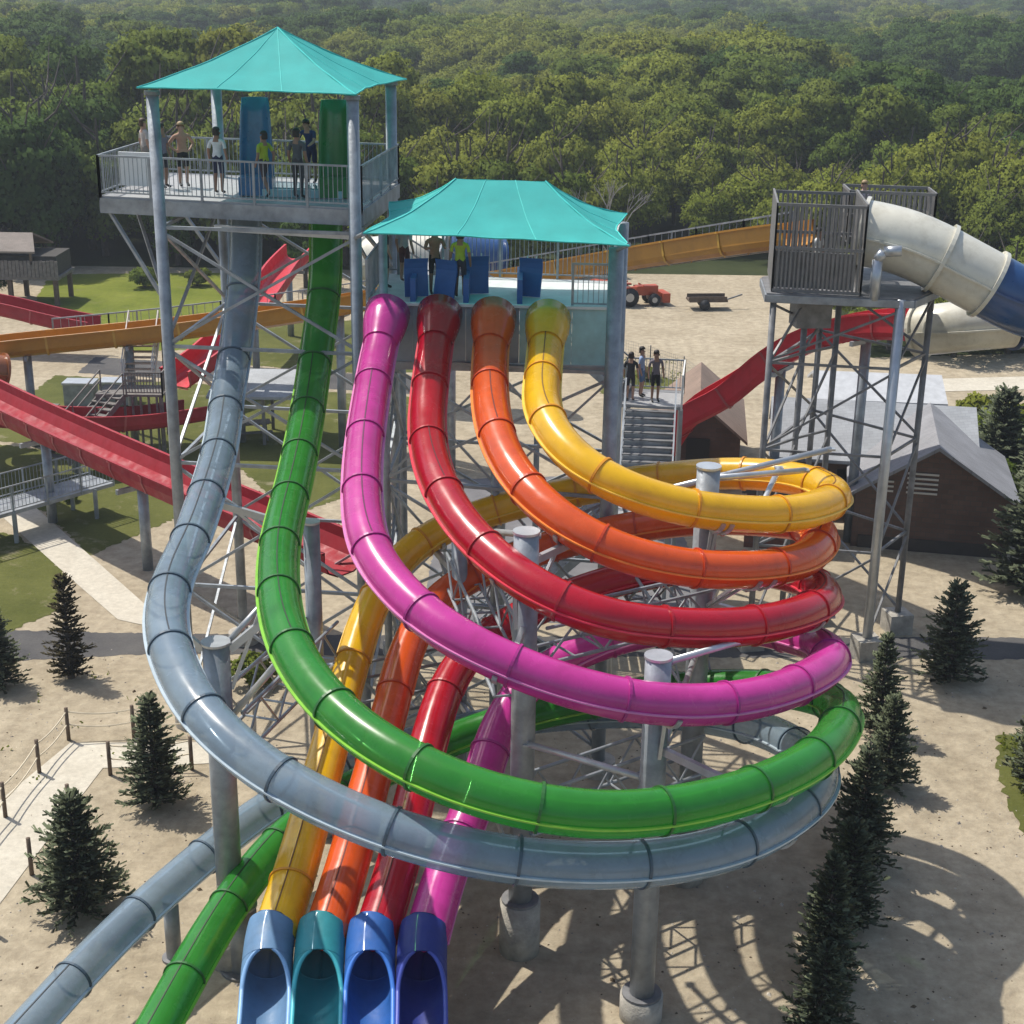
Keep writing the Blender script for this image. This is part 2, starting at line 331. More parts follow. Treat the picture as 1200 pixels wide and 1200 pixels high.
# ------------------------------------------------------------------ ground, lawns, paths
def ground_mat():
    mt, n, out = new_mat('sandy_ground'); b = n.nodes.new('ShaderNodeBsdfPrincipled'); b.inputs['Roughness'].default_value = .95
    b.inputs['Specular IOR Level'].default_value = .1
    r1, n1 = noise_col(n, (.36, .305, .218), (.475, .41, .305), .22, 8, .3, .68, 'Object', .62)
    r2, n2 = noise_col(n, (.66, .64, .62), (1.06, 1.05, 1.03), 2.2, 12, .32, .66, 'Object', .7)
    mx = n.nodes.new('ShaderNodeMix'); mx.data_type = 'RGBA'; mx.blend_type = 'MULTIPLY'; mx.inputs[0].default_value = 1
    n.links.new(r1.outputs[0], mx.inputs[6]); n.links.new(r2.outputs[0], mx.inputs[7])
    # scattered leaf litter and pebbles
    tc = n.nodes.new('ShaderNodeTexCoord'); vo = n.nodes.new('ShaderNodeTexVoronoi'); vo.inputs['Scale'].default_value = 5.5
    n.links.new(tc.outputs['Object'], vo.inputs['Vector'])
    rr = n.nodes.new('ShaderNodeValToRGB'); rr.color_ramp.elements[0].position = .03; rr.color_ramp.elements[1].position = .11
    rr.color_ramp.elements[0].color = (.55, .5, .45, 1); rr.color_ramp.elements[1].color = (1, 1, 1, 1)
    n.links.new(vo.outputs['Distance'], rr.inputs[0])
    m2 = n.nodes.new('ShaderNodeMix'); m2.data_type = 'RGBA'; m2.blend_type = 'MULTIPLY'; m2.inputs[0].default_value = .55
    n.links.new(mx.outputs[2], m2.inputs[6]); n.links.new(rr.outputs[0], m2.inputs[7]); n.links.new(m2.outputs[2], b.inputs['Base Color'])
    wv = n.nodes.new('ShaderNodeTexWave'); wv.wave_type = 'BANDS'; wv.bands_direction = 'X'; wv.inputs['Scale'].default_value = .16; wv.inputs['Distortion'].default_value = 9; wv.inputs['Detail'].default_value = 2; wv.inputs['Detail Scale'].default_value = .12
    n.links.new(tc.outputs['Object'], wv.inputs['Vector']); wr = n.nodes.new('ShaderNodeValToRGB'); wr.color_ramp.elements[0].position = .90; wr.color_ramp.elements[1].position = .97
    wr.color_ramp.elements[0].color = (1,1,1,1); wr.color_ramp.elements[1].color = (.97,.965,.96,1); n.links.new(wv.outputs['Fac'], wr.inputs[0])
    m3 = n.nodes.new('ShaderNodeMix'); m3.data_type = 'RGBA'; m3.blend_type = 'MULTIPLY'; m3.inputs[0].default_value = 1; n.links.new(m2.outputs[2], m3.inputs[6]); n.links.new(wr.outputs[0], m3.inputs[7]); n.links.new(m3.outputs[2], b.inputs['Base Color'])
    bp = n.nodes.new('ShaderNodeBump'); bp.inputs['Strength'].default_value = .9; bp.inputs['Distance'].default_value = .1
    n.links.new(n2.outputs['Fac'], bp.inputs['Height']); n.links.new(bp.outputs[0], b.inputs['Normal'])
    n.links.new(b.outputs[0], out.inputs[0]); return mt
def soft_mat(name, c1, c2, scale, c3=None, s3=9, rough=.95, bump=.5, lo=.32, hi=.68):
    mt, n, out = new_mat(name); b = n.nodes.new('ShaderNodeBsdfPrincipled'); b.inputs['Roughness'].default_value = rough; b.inputs['Specular IOR Level'].default_value = .15
    r1, n1 = noise_col(n, c1, c2, scale, 8, lo, hi, 'Object', .65)
    r2, n2 = noise_col(n, (.7,)*3, (1.1,)*3, s3, 8, .3, .7, 'Object', .75)
    mx = n.nodes.new('ShaderNodeMix'); mx.data_type = 'RGBA'; mx.blend_type = 'MULTIPLY'; mx.inputs[0].default_value = .8
    n.links.new(r1.outputs[0], mx.inputs[6]); n.links.new(r2.outputs[0], mx.inputs[7]); n.links.new(mx.outputs[2], b.inputs['Base Color'])
    if c3:
        m_, nn_ = noise_col(n, (0,0,0), (1,1,1), .55, 9, .56, .68, 'Object', .7); q_ = n.nodes.new('ShaderNodeMix'); q_.data_type = 'RGBA'; n.links.new(m_.outputs[0], q_.inputs[0]); n.links.new(mx.outputs[2], q_.inputs[6]); q_.inputs[7].default_value = (*c3, 1); n.links.new(q_.outputs[2], b.inputs['Base Color'])
    bp = n.nodes.new('ShaderNodeBump'); bp.inputs['Strength'].default_value = bump; bp.inputs['Distance'].default_value = .06
    n.links.new(n2.outputs['Fac'], bp.inputs['Height']); n.links.new(bp.outputs[0], b.inputs['Normal']); n.links.new(b.outputs[0], out.inputs[0]); return mt
SAND = ground_mat()
GRASS = soft_mat('mown_grass', (.075, .085, .018), (.135, .14, .038), .35, (.24,.21,.13), 7)
GRASS_B = soft_mat('rough_bright_grass', (.10, .13, .012), (.19, .21, .03), .25, (.15,.155,.05), 3)
ASPH = soft_mat('asphalt', (.075, .073, .075), (.12, .115, .11), .6, None, 14, .9, .3)
FLOOR = soft_mat('forest_floor', (.02, .03, .008), (.05, .06, .02), .08, None, 1.5)
PATH = soft_mat('concrete_path', (.50, .455, .37), (.60, .555, .46), .8, None, 5, .9, .15)

rng = random.Random(4)
def jag(pts, step=.5, amp=.18, seed=1):
    r = random.Random(seed); out = []
    for i in range(len(pts)):
        a, b = pts[i], pts[(i+1) % len(pts)]; L = math.dist(a, b); k = max(1, int(L/step))
        for j in range(k):
            t = j/k; out.append((a[0]+(b[0]-a[0])*t+r.uniform(-amp, amp), a[1]+(b[1]-a[1])*t+r.uniform(-amp, amp)))
    return out
def sheet(name, pts, z, m, seed=1, amp=.10, step=.16):
    import mathutils.geometry as mg
    p = jag(pts, step, amp, seed) if amp else pts
    mb = MB(); vs = [(x, y, z) for x, y in p]
    tris = mg.tessellate_polygon([[Vector(v) for v in vs]])
    nv = []
    for t in tris:
        a, b, c = (Vector(vs[i]) for i in t)
        nv.append(tuple(t) if (b-a).cross(c-a).z > 0 else (t[0], t[2], t[1]))
    mb.add(vs, nv); return struct(name, mb, m)
mb = MB(); mb.poly([(-90,-40,0),(90,-40,0),(90,112,0),(-90,112,0)]); struct('ground', mb, SAND)
# terrain under the wood, rising to a low ridge
mb = MB(); ys = [112,130,160,200,260,340,450,600,800,1050,1350,1700,2200,3000]; xs = np.linspace(-1, 1, 25)
def terr(x, y):
    a = max(0, min(1, (y-550)/1400)); a = a*a*(3-2*a)
    return a*(34+9*math.sin(x*.0031+1)+6*math.sin(x*.009+y*.002)) + max(0, min(1, (y-200)/200))*1.5*math.sin(x*.02)*math.sin(y*.013)
rs = []
for y in ys: rs.append([(t*(90+.75*(y-112)), y, terr(t*(90+.75*(y-112)), y)) for t in xs])
mb.rings(rs, False); struct('forest_terrain', mb, FLOOR, True)
sheet('lawn', [(-23,44.5),(-17.0,44.6),(-15.6,47.0),(-16.2,50.3),(-17.6,52.6),(-19.4,54.4),(-26,57)], .010, GRASS, 3)
sheet('lawn', [(-24.5,66.5),(-15.5,63.5),(-13.3,60),(-13.4,56.9),(-14.7,54.4),(-15.9,52.2),(-17.4,54.7),(-19.0,57.2),(-25,57.6)], .010, GRASS, 4)
sheet('lawn', [(-17.5,92),(-8.2,95),(-4,94),(-3.5,81),(-9,80.6),(-17,82.6)], .010, GRASS, 6)
sheet('lawn', [(-25,79.2),(-5,75.6),(-5,62),(-9,57),(-12,63),(-15.2,64.4),(-25.5,67.2)], .010, GRASS, 16)
sheet('painted_shade', [(-3,46.6),(7.4,46.7),(6.3,61.5),(4.5,63),(-3,62)], .008, mat('painted_shade_grey', (.15,.145,.15), .9, 0, .2, 1.2, .2, 14), 21, .05)  # grey ground sheet, painted in for the shade round the queue stairs
sheet('lawn', [(-34,108.5),(-18,110.5),(-17,100),(-17,86),(-22,85),(-31,93)], .010, GRASS_B, 7)
sheet('lawn', [(5.2,84),(8.9,80),(9.7,76),(8,74.5),(4.6,77)], .010, GRASS, 8)
sheet('lawn', [(14.3,39),(13.7,37.2),(13.4,35.4),(13.3,33),(13.6,31),(17,29),(19,39)], .010, GRASS, 9)
sheet('lawn', [(21,86),(33,88),(45,98),(45,112),(22,112)], .010, FLOOR, 10)
sheet('path', [(-21.6,58.6),(-19.5,57.6),(-12.6,47.6),(-11.4,46.6),(-11.3,45.5),(-13.3,46.4),(-15.7,49.7),(-20.4,56.3)], .016, PATH, 0, 0)
sheet('path', [(-13.4,34.5),(-12.45,37.7),(-8.4,37.9),(-8.2,36.65),(-11.15,36.3),(-11.6,32.4),(-11.9,29.6),(-15.5,29.0)], .016, PATH, 0, 0)
sheet('service_road', [(-60,46.6),(-12,45.3),(0,45.5),(15,45.9),(60,46.5),(60,44.6),(15,44.2),(-11.7,43.7),(-16.1,43.0),(-60,42.6)], .006, ASPH, 11, .06)
sheet('path', [(18,80.2),(45,84.5),(45,81.5),(18,77.6)], .016, PATH, 0, 0)
sheet('service_road', [(-24,83.5),(-4,79.5),(-4,76),(-24,79.8)], .006, ASPH, 12, .05)

# ------------------------------------------------------------------ railings and framed towers
def railing(parent, pts, h=1.07, sp=.12, mt=None, posts=True, rail=.05, pick=.018):
    mt = mt or STEEL
    mb = MB(); pk = MB()
    for a, b in zip(pts[:-1], pts[1:]):
        A, B = Vector(a), Vector(b); up = Vector((0,0,1))
        mb.beam(A+up*h, B+up*h, rail); mb.beam(A+up*.1, B+up*.1, rail*.8)
        L = (B-A).length; n = max(1, int(L/sp))
        for i in range(1, n):
            p = A.lerp(B, i/n); pk.beam(p+up*.1, p+up*h, pick)
    mb.build('rails', mt, parent); pk.build('pickets', mt, parent, kind='stuff')
    if posts:
        for a, b in zip(pts[:-1], pts[1:]):
            A, B = Vector(a), Vector(b); n = max(1, round((B-A).length/1.5))
            for i in range(n+1):
                p = A.lerp(B, i/n); m1 = MB(); m1.beam(p-Vector((0,0,.12)), p+Vector((0,0,h+.02)), .065); m1.build('rail_post', mt, parent)
def slab(pts, z, th):
    return MB().prism([(x, y, z-th) for x, y in pts][::-1] if False else [(x, y, z-th) for x, y in pts], (0, 0, th))
def bracing(parent, legs, levels, faces, w=.075, mt=None, pattern='X'):
    """horizontal girts and diagonals between round legs; legs = xy list, faces = index pairs"""
    mt = mt or STEEL
    for a, b in faces:
        A, B = legs[a], legs[b]
        for z in levels[1:]:
            MB().beam((*A, z), (*B, z), w*1.15).build('girt', mt, parent)
        for z0, z1 in zip(levels[:-1], levels[1:]):
            d = .03
            MB().beam((A[0]+d, A[1]-d, z0+.1), (B[0]+d, B[1]-d, z1-.1), w).build('diagonal_brace', mt, parent)
            if pattern == 'X': MB().beam((A[0]-d, A[1]+d, z1-.1), (B[0]-d, B[1]+d, z0+.1), w).build('diagonal_brace', mt, parent)
def fabric(name, c):
    mt, n, out = new_mat(name); b = n.nodes.new('ShaderNodeBsdfPrincipled'); b.inputs['Roughness'].default_value = .75
    rp, no = noise_col(n, tuple(x*.88 for x in c), tuple(x*1.1 for x in c), 1.2); n.links.new(rp.outputs[0], b.inputs['Base Color'])
    wv = n.nodes.new('ShaderNodeTexNoise'); wv.inputs['Scale'].default_value = 60; bp = n.nodes.new('ShaderNodeBump'); bp.inputs['Strength'].default_value = .15
    n.links.new(wv.outputs['Fac'], bp.inputs['Height']); n.links.new(bp.outputs[0], b.inputs['Normal'])
    t = n.nodes.new('ShaderNodeBsdfTranslucent'); t.inputs[0].default_value = (*c, 1); mx = n.nodes.new('ShaderNodeMixShader'); mx.inputs[0].default_value = .3
    n.links.new(b.outputs[0], mx.inputs[1]); n.links.new(t.outputs[0], mx.inputs[2]); n.links.new(mx.outputs[0], out.inputs[0]); return mt
TEAL = fabric('teal_shade_cloth', (.042, .47, .44))
TEAL_HEM = mat('teal_hem', (.05, .55, .50), .7)
def canopy_panel(parent, A, B, Pa, Pb, sag=.28, dip=.22, n=18, m_=10):
    """one tensioned panel between eave corners A,B and ridge points Pa,Pb"""
    A, B, Pa, Pb = map(Vector, (A, B, Pa, Pb)); rs = []; cen = (Pa+Pb)/2; hem = []
    for j in range(m_+1):
        v = j/m_; row = []
        for i in range(n+1):
            u = i/n; e = A.lerp(B, u); inw = (cen-e); inw.z = 0; inw.normalize()
            e = e+inw*(sag*math.sin(math.pi*u)); top = Pa.lerp(Pb, u); p = e.lerp(top, v)
            p.z -= dip*math.sin(math.pi*v)*(1-.2*math.sin(math.pi*u)); p.z += .012*math.sin(u*23+v*4)*math.sin(math.pi*u)*(1-v)+.008*math.sin(u*9-v*17); row.append(p)
        rs.append(row)
    mb = MB(); mb.rings(rs, False); mb.v = [tuple(p) for p in mb.v]; o = mb.build('canopy_panel', TEAL, parent, True)
    hm = MB(); n2 = 6
    rr = [[p+Vector((.022*math.cos(a)*inx(p, cen)[0], .022*math.cos(a)*inx(p, cen)[1], .022*math.sin(a))) for a in np.linspace(0, 2*math.pi, n2+1)[:-1]] for p in rs[0]]
    hm.rings(rr); hm.build('hem_cable', TEAL_HEM, o, True)
    ed = MB()
    for (q, w) in ((0, rs),):
        line = [r[0] for r in rs]
        for a, b in zip(line[:-1], line[1:]): ed.cyl(a+Vector((0,0,.006)), b+Vector((0,0,.006)), .02, n=6)
    for i in (n//3, 2*n//3):
        line = [r[i] for r in rs]
        for a, b in zip(line[:-1], line[1:]): ed.cyl(a+Vector((0,0,.004)), b+Vector((0,0,.004)), .011, n=5)
    ed.build('seam', TEAL_HEM, o); return o
def inx(p, c):
    d = Vector((c.x-p.x, c.y-p.y, 0)); d.normalize(); return d

# ---- tall tower
TW = thing('slide_tower', 'tall grey steel slide tower with square teal canopy above the high deck', 'tower', (-6.6, 41.6, 0))
legsT = [(-9.23, 39.0), (-4.11, 38.4), (-3.62, 44.1), (-8.74, 44.8)]
for x, y in legsT:
    MB().cyl((x, y, 0), (x, y, 17.72), .158, n=16).build('post', STEEL, TW, True)
    MB().cyl((x, y, -.2), (x, y, .35), .5, n=18).build('footing', CONC, TW)
    MB().cyl((x, y, 17.72), (x, y, 17.82), .2, n=14).build('post_cap', STEEL_D, TW)
bracing(TW, legsT, [.6, 4.4, 8.0, 11.25, 14.4], [(0,1),(1,2),(2,3),(3,0)])
DK = [(-11.12, 40.4), (-3.97, 38.72), (-3.45, 44.25), (-10.65, 45.7)]; ZD = 15.0
slab(DK, ZD, .06).build('deck_plate', DECK, TW)
for a, b in zip(DK, DK[1:]+DK[:1]):
    MB().beam((*a, ZD-.25), (*b, ZD-.25), .09, .40).build('fascia_beam', STEEL, TW)
for t in (.2, .4, .6, .8):
    a = lerp(DK[0], DK[1], t); b = lerp(DK[3], DK[2], t); MB().beam((*a, ZD-.23), (*b, ZD-.23), .1, .3).build('joist', STEEL, TW)
for a, b in (((-10.9,40.45,14.55),(-9.3,39.1,12.5)), ((-10.5,45.4,14.55),(-8.85,44.8,12.4)), ((-9.25,39.1,12.5),(-10.9,43.0,14.55)), ((-4.0,38.7,14.5),(-3.65,44.0,12.6))):
    MB().beam(a, b, .085).build('knee_brace', STEEL, TW)
MB().beam((-7.9,39.4,14.35),(-4.1,38.55,14.3), .13, .15).build('slide_support_beam', STEEL_L, TW)
railing(TW, [(*DK[3], ZD), (*DK[0], ZD), (*DK[1], ZD), (*DK[2], ZD), (*DK[3], ZD)], 1.05, .125)
cF = [(-9.5,38.6,17.92), (-4.0,38.1,17.86), (-3.2,44.5,17.86), (-9.1,45.2,17.82)]; pk = (-6.39,41.55,19.3)
for a, b in zip(cF, cF[1:]+cF[:1]): canopy_panel(TW, a, b, pk, pk, .33, .10)
MB().box((-10.4,41.6,15.57), (1.0,.08,.9), -.2).build('white_gate_panel', WHITE, TW)
AQUA = mat('pale_aqua_gelcoat', (.32, .52, .55), .3)
MB().box((-5.95,41.2,15.11), (2.8,1.4,.2), -.12).build('start_tub', AQUA, TW)
MB().box((-5.95,41.22,15.225), (2.4,1.0,.02), -.12).build('tub_water', mat('shallow_water', (.12,.36,.38), .05), TW)
# tall start shells that feed the two highest tubes
def start_shell(k, x, y, c, zt):
    root = SL[k][0]; M = fibreglass(k+'_start_shell', c, .1, 0, .3); th = np.linspace(-1.25, 1.25, 12); rs = []
    for z, r, dy in ((15.03,.48,0), (15.5,.45,.02), (16.35,.42,.06), (17.1,.38,.12), (zt,.33,.2)):
        rs.append([(x+r*math.sin(a), y+dy+.45*(math.cos(a)-.3), z) for a in th] + [(x+(r+.05)*math.sin(a), y+dy+.45*(math.cos(a)-.3)+.05, z) for a in th[::-1]])
    mb = MB(); mb.rings(rs, True, True); mb.build('start_shell', M, root, True)
    MB().box((x+.1,y-.52,15.27), (.9,.66,.48)).build('start_seat', M, root)
start_shell('blue', -7.1, 41.45, (.05,.19,.38), 17.5)
start_shell('green', -4.92, 41.2, (.02,.20,.05), 17.48)

# ---- lower platform tower
LP = thing('platform_tower', 'lower slide platform under the long teal hipped canopy', 'tower', (-.4, 39, 0))
legsP = [(-3.35,37.7), (2.46,36.5), (2.86,40.6), (-3.2,41.6)]
for i, (x, y) in enumerate(legsP):
    top = 14.45 if i in (1, 2) else 14.5
    MB().cyl((x, y, 0), (x, y, top), .19 if i in (1, 2) else .11, n=16).build('post', STEEL, LP, True)
    MB().cyl((x, y, -.2), (x, y, .4), .48, n=18).build('footing', CONC, LP)
bracing(LP, legsP, [.6, 4.6, 8.0, 11.3], [(0,1),(1,2),(2,3),(3,0)], .07)
mid = [(-.45,37.25), (-.3,41.2)]
for x, y in mid: MB().cyl((x, y, 0), (x, y, 11.5), .11, n=12).build('post', STEEL, LP, True)
bracing(LP, [legsP[0], mid[0], legsP[1]], [.6, 4.6, 8.0, 11.3], [(0,1),(1,2)], .06)
PK = [(-3.75,37.42), (2.5,37.2), (2.75,41.0), (-3.6,41.7)]
slab(PK, 12.78, .08).build('deck_plate', mat('white_deck', (.62,.63,.62), .6), LP)
# pale panels between the tube mouths
AQ2 = mat('pale_blue_green_panel', (.34, .58, .60), .4); GB = mat('blue_grey_panel', (.26,.33,.38), .5)
xs_ = [-3.75, -2.6, -1.24, .12, 1.45, 2.5]
for i in range(5):
    a = lerp(PK[0], PK[1], (xs_[i]+3.75)/6.25); b = lerp(PK[0], PK[1], (xs_[i+1]+3.75)/6.25)
    MB().beam((a[0]+.003,a[1],12.06), (b[0]-.003,b[1],12.06), .06, 1.44).build('front_panel', AQ2 if i > 2 else GB, LP)
MB().beam((*PK[0],11.22), (*PK[1],11.22), .14, .2).build('edge_beam', STEEL, LP)
MB().beam((PK[0][0],PK[0][1]-.03,12.82), (PK[1][0],PK[1][1]-.03,12.82), .16, .07).build('white_sill', WHITE, LP)
railing(LP, [(1.45,37.3,12.8), (2.5,37.25,12.8), (2.75,41,12.8), (-3.6,41.7,12.8), (-3.75,37.5,12.8)], 1.1, .12)
fl, fr, br, bl = (-3.6,35.45,14.88), (2.66,35.15,14.72), (2.98,40.5,14.7), (-3.45,41.0,14.85); ra, rb = (-1.52,38.0,15.86), (.72,37.9,15.84)
canopy_panel(LP, fl, fr, ra, rb, .3, .16); canopy_panel(LP, fr, br, rb, rb, .3, .16); canopy_panel(LP, br, bl, rb, ra, .3, .16); canopy_panel(LP, bl, fl, ra, ra, .3, .16)
MB().cyl((2.46,36.5,14.4), (2.66,35.2,14.74), .06, n=8).build('canopy_arm', STEEL, LP); MB().cyl((-4.11,38.4,14.3), (-3.6,35.5,14.86), .06, n=8).build('canopy_arm', STEEL, LP)
for x in (-2.6, -1.25, .12):       # lane dividers on the deck
    MB().box((x,38.6,13.1), (.14,1.9,.62)).build('lane_divider', BLUE_PAD, LP)

# ------------------------------------------------------------------ round support columns of the loops
def column(x, y, h, r, label, targets, base=1.0, name='support_column'):
    t = thing(name, label, 'column', (x, y, 0), 'round columns under the slide loops')
    MB().cyl((x, y, base), (x, y, h), r, n=20).build('shaft', STEEL, t, True)
    MB().cyl((x, y, h), (x, y, h+.05), r*1.08, n=20).build('cap', STEEL_L, t)
    MB().cyl((x, y, base), (x, y, base+.06), r*1.6, n=20).build('base_plate', STEEL_D, t)
    if base > .3: MB().cyl((x, y, -.3), (x, y, base), r*1.75, n=24).build('pedestal', CONC, t, True)
    for k, z0 in targets:            # bracket arms out to the nearest point of a tube
        P = PATHS[k]; d = np.hypot(P[:,0]-x, P[:,1]-y)+abs(P[:,2]-z0)*.5; q = int(d.argmin()); p = P[q]
        v = Vector((p[0]-x, p[1]-y, 0)); L = v.length
        if L < .1 or L > 4: continue
        v.normalize(); tip = Vector((p[0], p[1], p[2]-.44)); root_ = Vector((x, y, 0))+v*r
        zr = min(h-.15, p[2]-.5)
        MB().beam((root_.x, root_.y, zr), tuple(tip), .11, .16).build('bracket_arm', STEEL_L, t)
        if zr > 1.8: MB().beam((root_.x, root_.y, max(base+.2, zr-.9)), tuple(tip-v*min(.4, L*.4)-Vector((0,0,.06))), .07).build('bracket_strut', STEEL_L, t)
        a0 = np.linspace(-1.25, 1.25, 11); _, Rr, U = frames(P[max(0,q-2):q+3]); mm = Rr.shape[0]//2
        mb = MB(); T_ = np.cross(U[mm], Rr[mm])
        for s0, s1 in zip(a0[:-1], a0[1:]):
            c0 = [tuple(np.array(p)+T_*dd+Rr[mm]*(rad*math.sin(s))-U[mm]*(rad*math.cos(s))) for s in (s0, s1) for dd in (-.05,.05) for rad in (TR+.01, TR+.05)]
            mb.add(c0, [(0,1,3,2),(4,6,7,5),(0,4,5,1),(2,3,7,6),(0,2,6,4),(1,5,7,3)])
        mb.build('saddle', STEEL_L, t)
    return t
COLM = column(2.86, 26.17, 8.31, .26, 'round grey column in the middle of the loops, cap just above the magenta tube', [('pink',7.8), ('green',7.2), ('blue',6.3)], .55)
COLR = column(.3, 28.4, 10.0, .26, 'round grey column with its pale cap showing between the red and orange tubes', [('red',9.2), ('orange',9.6), ('pink',8.3), ('pink',4.2)], 1.3)
COLY = column(4.32, 31.35, 10.5, .26, 'round grey column rising inside the yellow loop at the right', [('yellow',9.8), ('orange',8.9), ('red',8.2), ('yellow',8.7), ('orange',7.9), ('red',7.1)], .9)
COLB = column(-6.02, 27.85, 7.7, .28, 'round grey column inside the bend of the blue-grey tube at the left', [('blue',8.9), ('green',9.3)], 1.0)
column(-7.35, 27.9, 1.5, .17, 'short grey post holding the low end of the blue-grey tube', [], 0, 'support_post')
column(-5.75, 27.6, 1.6, .33, 'short thick concrete stub under the low end of the green tube', [], 0, 'support_post')
column(-1.3, 34.9, 7.4, .2, 'column behind the four straight tube ends, below the red start', [('orange',6.0), ('yellow',7.3), ('red',6.0), ('green',3.8)], .6)
column(-4.75, 33.2, 8.4, .2, 'column behind the upper run of the green tube', [('blue',9.4), ('yellow',5.4)], .6)

# long sway arms that tie the far bends back to the columns
def sway(parent, a, b, w=.13):
    MB().cyl(a, b, w*.55, n=10).build('sway_arm', STEEL_L, parent, True)
    for e in (a, b): MB().box(e, (.2,.2,.05)).build('clamp_plate', STEEL, parent)
sway(COLM, (3.05,26.3,8.15), (6.95,29.9,7.62)); sway(COLY, (2.75,32.6,9.35), (7.6,34.2,10.1)); sway(COLY, (4.4,31.5,10.2), (6.9,33.6,9.75)); sway(COLY, (5.5,32.2,8.8), (6.4,34.2,9.6))
sway(COLR, (.5,28.5,9.9), (-.35,30.6,9.2)); sway(COLB, (-5.85,28.0,7.6), (-5.0,28.6,8.45)); sway(COLB, (-5.8,27.9,6.0), (-4.4,26.3,8.15))
sway(COLM, (2.7,26.3,5.6), (.4,28.2,5.3)); sway(COLM, (3.1,26.4,6.4), (4.3,31.2,6.2))
# truss bridging the columns inside the loops
def truss(a, b, h, label, nb=7, w=.07):
    A, B = Vector(a), Vector(b); t = thing('steel_truss', label, 'truss', (a[0], a[1], 0), 'steel trusses between the columns')
    up = Vector((0,0,h)); sd = (B-A).cross(Vector((0,0,1))).normalized()*.42
    for o in (sd, -sd):
        for z in (Vector(), up): MB().cyl(A+o+z, B+o+z, w*.6, n=8).build('chord', STEEL, t)
        for i in range(nb):
            p, q = A.lerp(B, i/nb), A.lerp(B, (i+1)/nb)
            if i % 2: p, q = q, p
            MB().cyl(p+o, q+o+up, w*.42, n=6).build('web_member', STEEL, t)
    for i in range(nb+1):
        p = A.lerp(B, i/nb); MB().cyl(p+sd, p-sd, w*.4, n=6).build('cross_member', STEEL, t)
    return t
truss((.3,28.5,3.1), (4.3,31.3,3.1), 1.0, 'lattice truss low inside the loops towards the right')
truss((-6.0,28.2,5.0), (-4.55,33.0,5.0), 1.0, 'lattice truss behind the bend of the blue-grey tube', 6)
truss((-4.4,33.4,3.2), (-1.3,34.9,3.2), 1.1, 'lattice truss behind the four straight tube ends', 5)
truss((.1,28.7,6.2), (-1.2,34.8,6.2), .9, 'lattice truss under the red and magenta starts', 7)
truss((4.35,31.6,5.2), (2.5,36.4,6.8), .9, 'lattice truss leading back from the yellow loop', 7)
truss((.5,28.5,7.2), (4.3,31.2,7.0), .8, 'lattice truss high inside the red loop', 6)

# ------------------------------------------------------------------ raft-slide tower at the right
RT = thing('raft_tower', 'grey steel raft-slide tower with picket-walled cage on top', 'tower', (9.8, 46, 0))
legsR = [(7.85,44.9), (11.55,44.25), (13.05,46.4), (10.3,49.6), (9.1,46.2), (10.35,47.2)]
for i, (x, y) in enumerate(legsR):
    MB().cyl((x, y, 0), (x, y, 11.75), .16 if i == 1 else .10, n=14).build('post', STEEL_L if i == 1 else STEEL_D, RT, True)
    MB().box((x, y, .25), (.8,.8,.9), .2).build('footing', CONC, RT)
bracing(RT, legsR, [.7, 3.6, 6.8, 9.6, 11.5], [(0,1),(1,2),(2,3),(3,0),(0,4),(4,5)], .065, STEEL_D, 'Z')
RD = [(7.6,44.75), (11.9,44.1), (13.45,46.4), (13.3,49.3), (10.3,49.9), (7.85,47.4)]
slab(RD, 11.78, .12).build('deck_plate', STEEL_D, RT)
for a, b in zip(RD, RD[1:]+RD[:1]): MB().beam((*a,11.62), (*b,11.62), .1, .22).build('edge_beam', STEEL, RT)
def picket_wall(parent, a, b, z0, z1, mt, sp=.12, w=.055):
    A, B = Vector((*a, z0)), Vector((*b, z0)); L = (B-A).length; n = int(L/sp)
    for i in range(n+1):
        p = A.lerp(B, i/n); MB().beam(p, p+Vector((0,0,z1-z0)), w).build('picket', mt, parent)
    for z in (z0+.05, (z0+z1)/2, z1-.04): MB().beam((*a,z), (*b,z), .06, .09).build('picket_rail', mt, parent)
cg = [(7.78,44.95), (10.35,44.45), (10.75,47.9), (8.2,48.3)]
PWM = mat('grey_picket_steel', (.19,.185,.18), .6, .2, .2, 4)
MB().beam((cg[0][0]+.1,cg[0][1]+.5,12.4),(cg[1][0]-.1,cg[1][1]+.5,12.4),.05,1.1).build('kick_panel', STEEL_D, RT); picket_wall(RT, cg[0], cg[1], 11.8, 14.45, PWM); picket_wall(RT, cg[1], cg[2], 11.8, 14.5, PWM, .14); picket_wall(RT, cg[3], cg[0], 11.8, 14.45, PWM, .15); picket_wall(RT, cg[2], cg[3], 11.8, 14.4, PWM, .15)
up2 = [(10.6,48.1), (13.2,47.6), (13.35,49.2), (10.7,49.7)]
for a, b in zip(up2, up2[1:]+up2[:1]): picket_wall(RT, a, b, 12.9, 14.45, PWM, .16)
slab(up2, 12.9, .1).build('upper_deck', STEEL_D, RT)
MB().box((9.3,46.4,11.0), (1.1,.9,1.1), .1).build('pump_box', STEEL_D, RT)
mb = MB(); pts = [(10.75,44.35,11.7),(10.75,44.35,12.9),(10.9,44.3,13.15),(11.4,44.2,13.2)]
for a, b in zip(pts[:-1], pts[1:]): mb.cyl(a, b, .16, n=12)
mb.build('water_pipe', STEEL_L, RT, True)

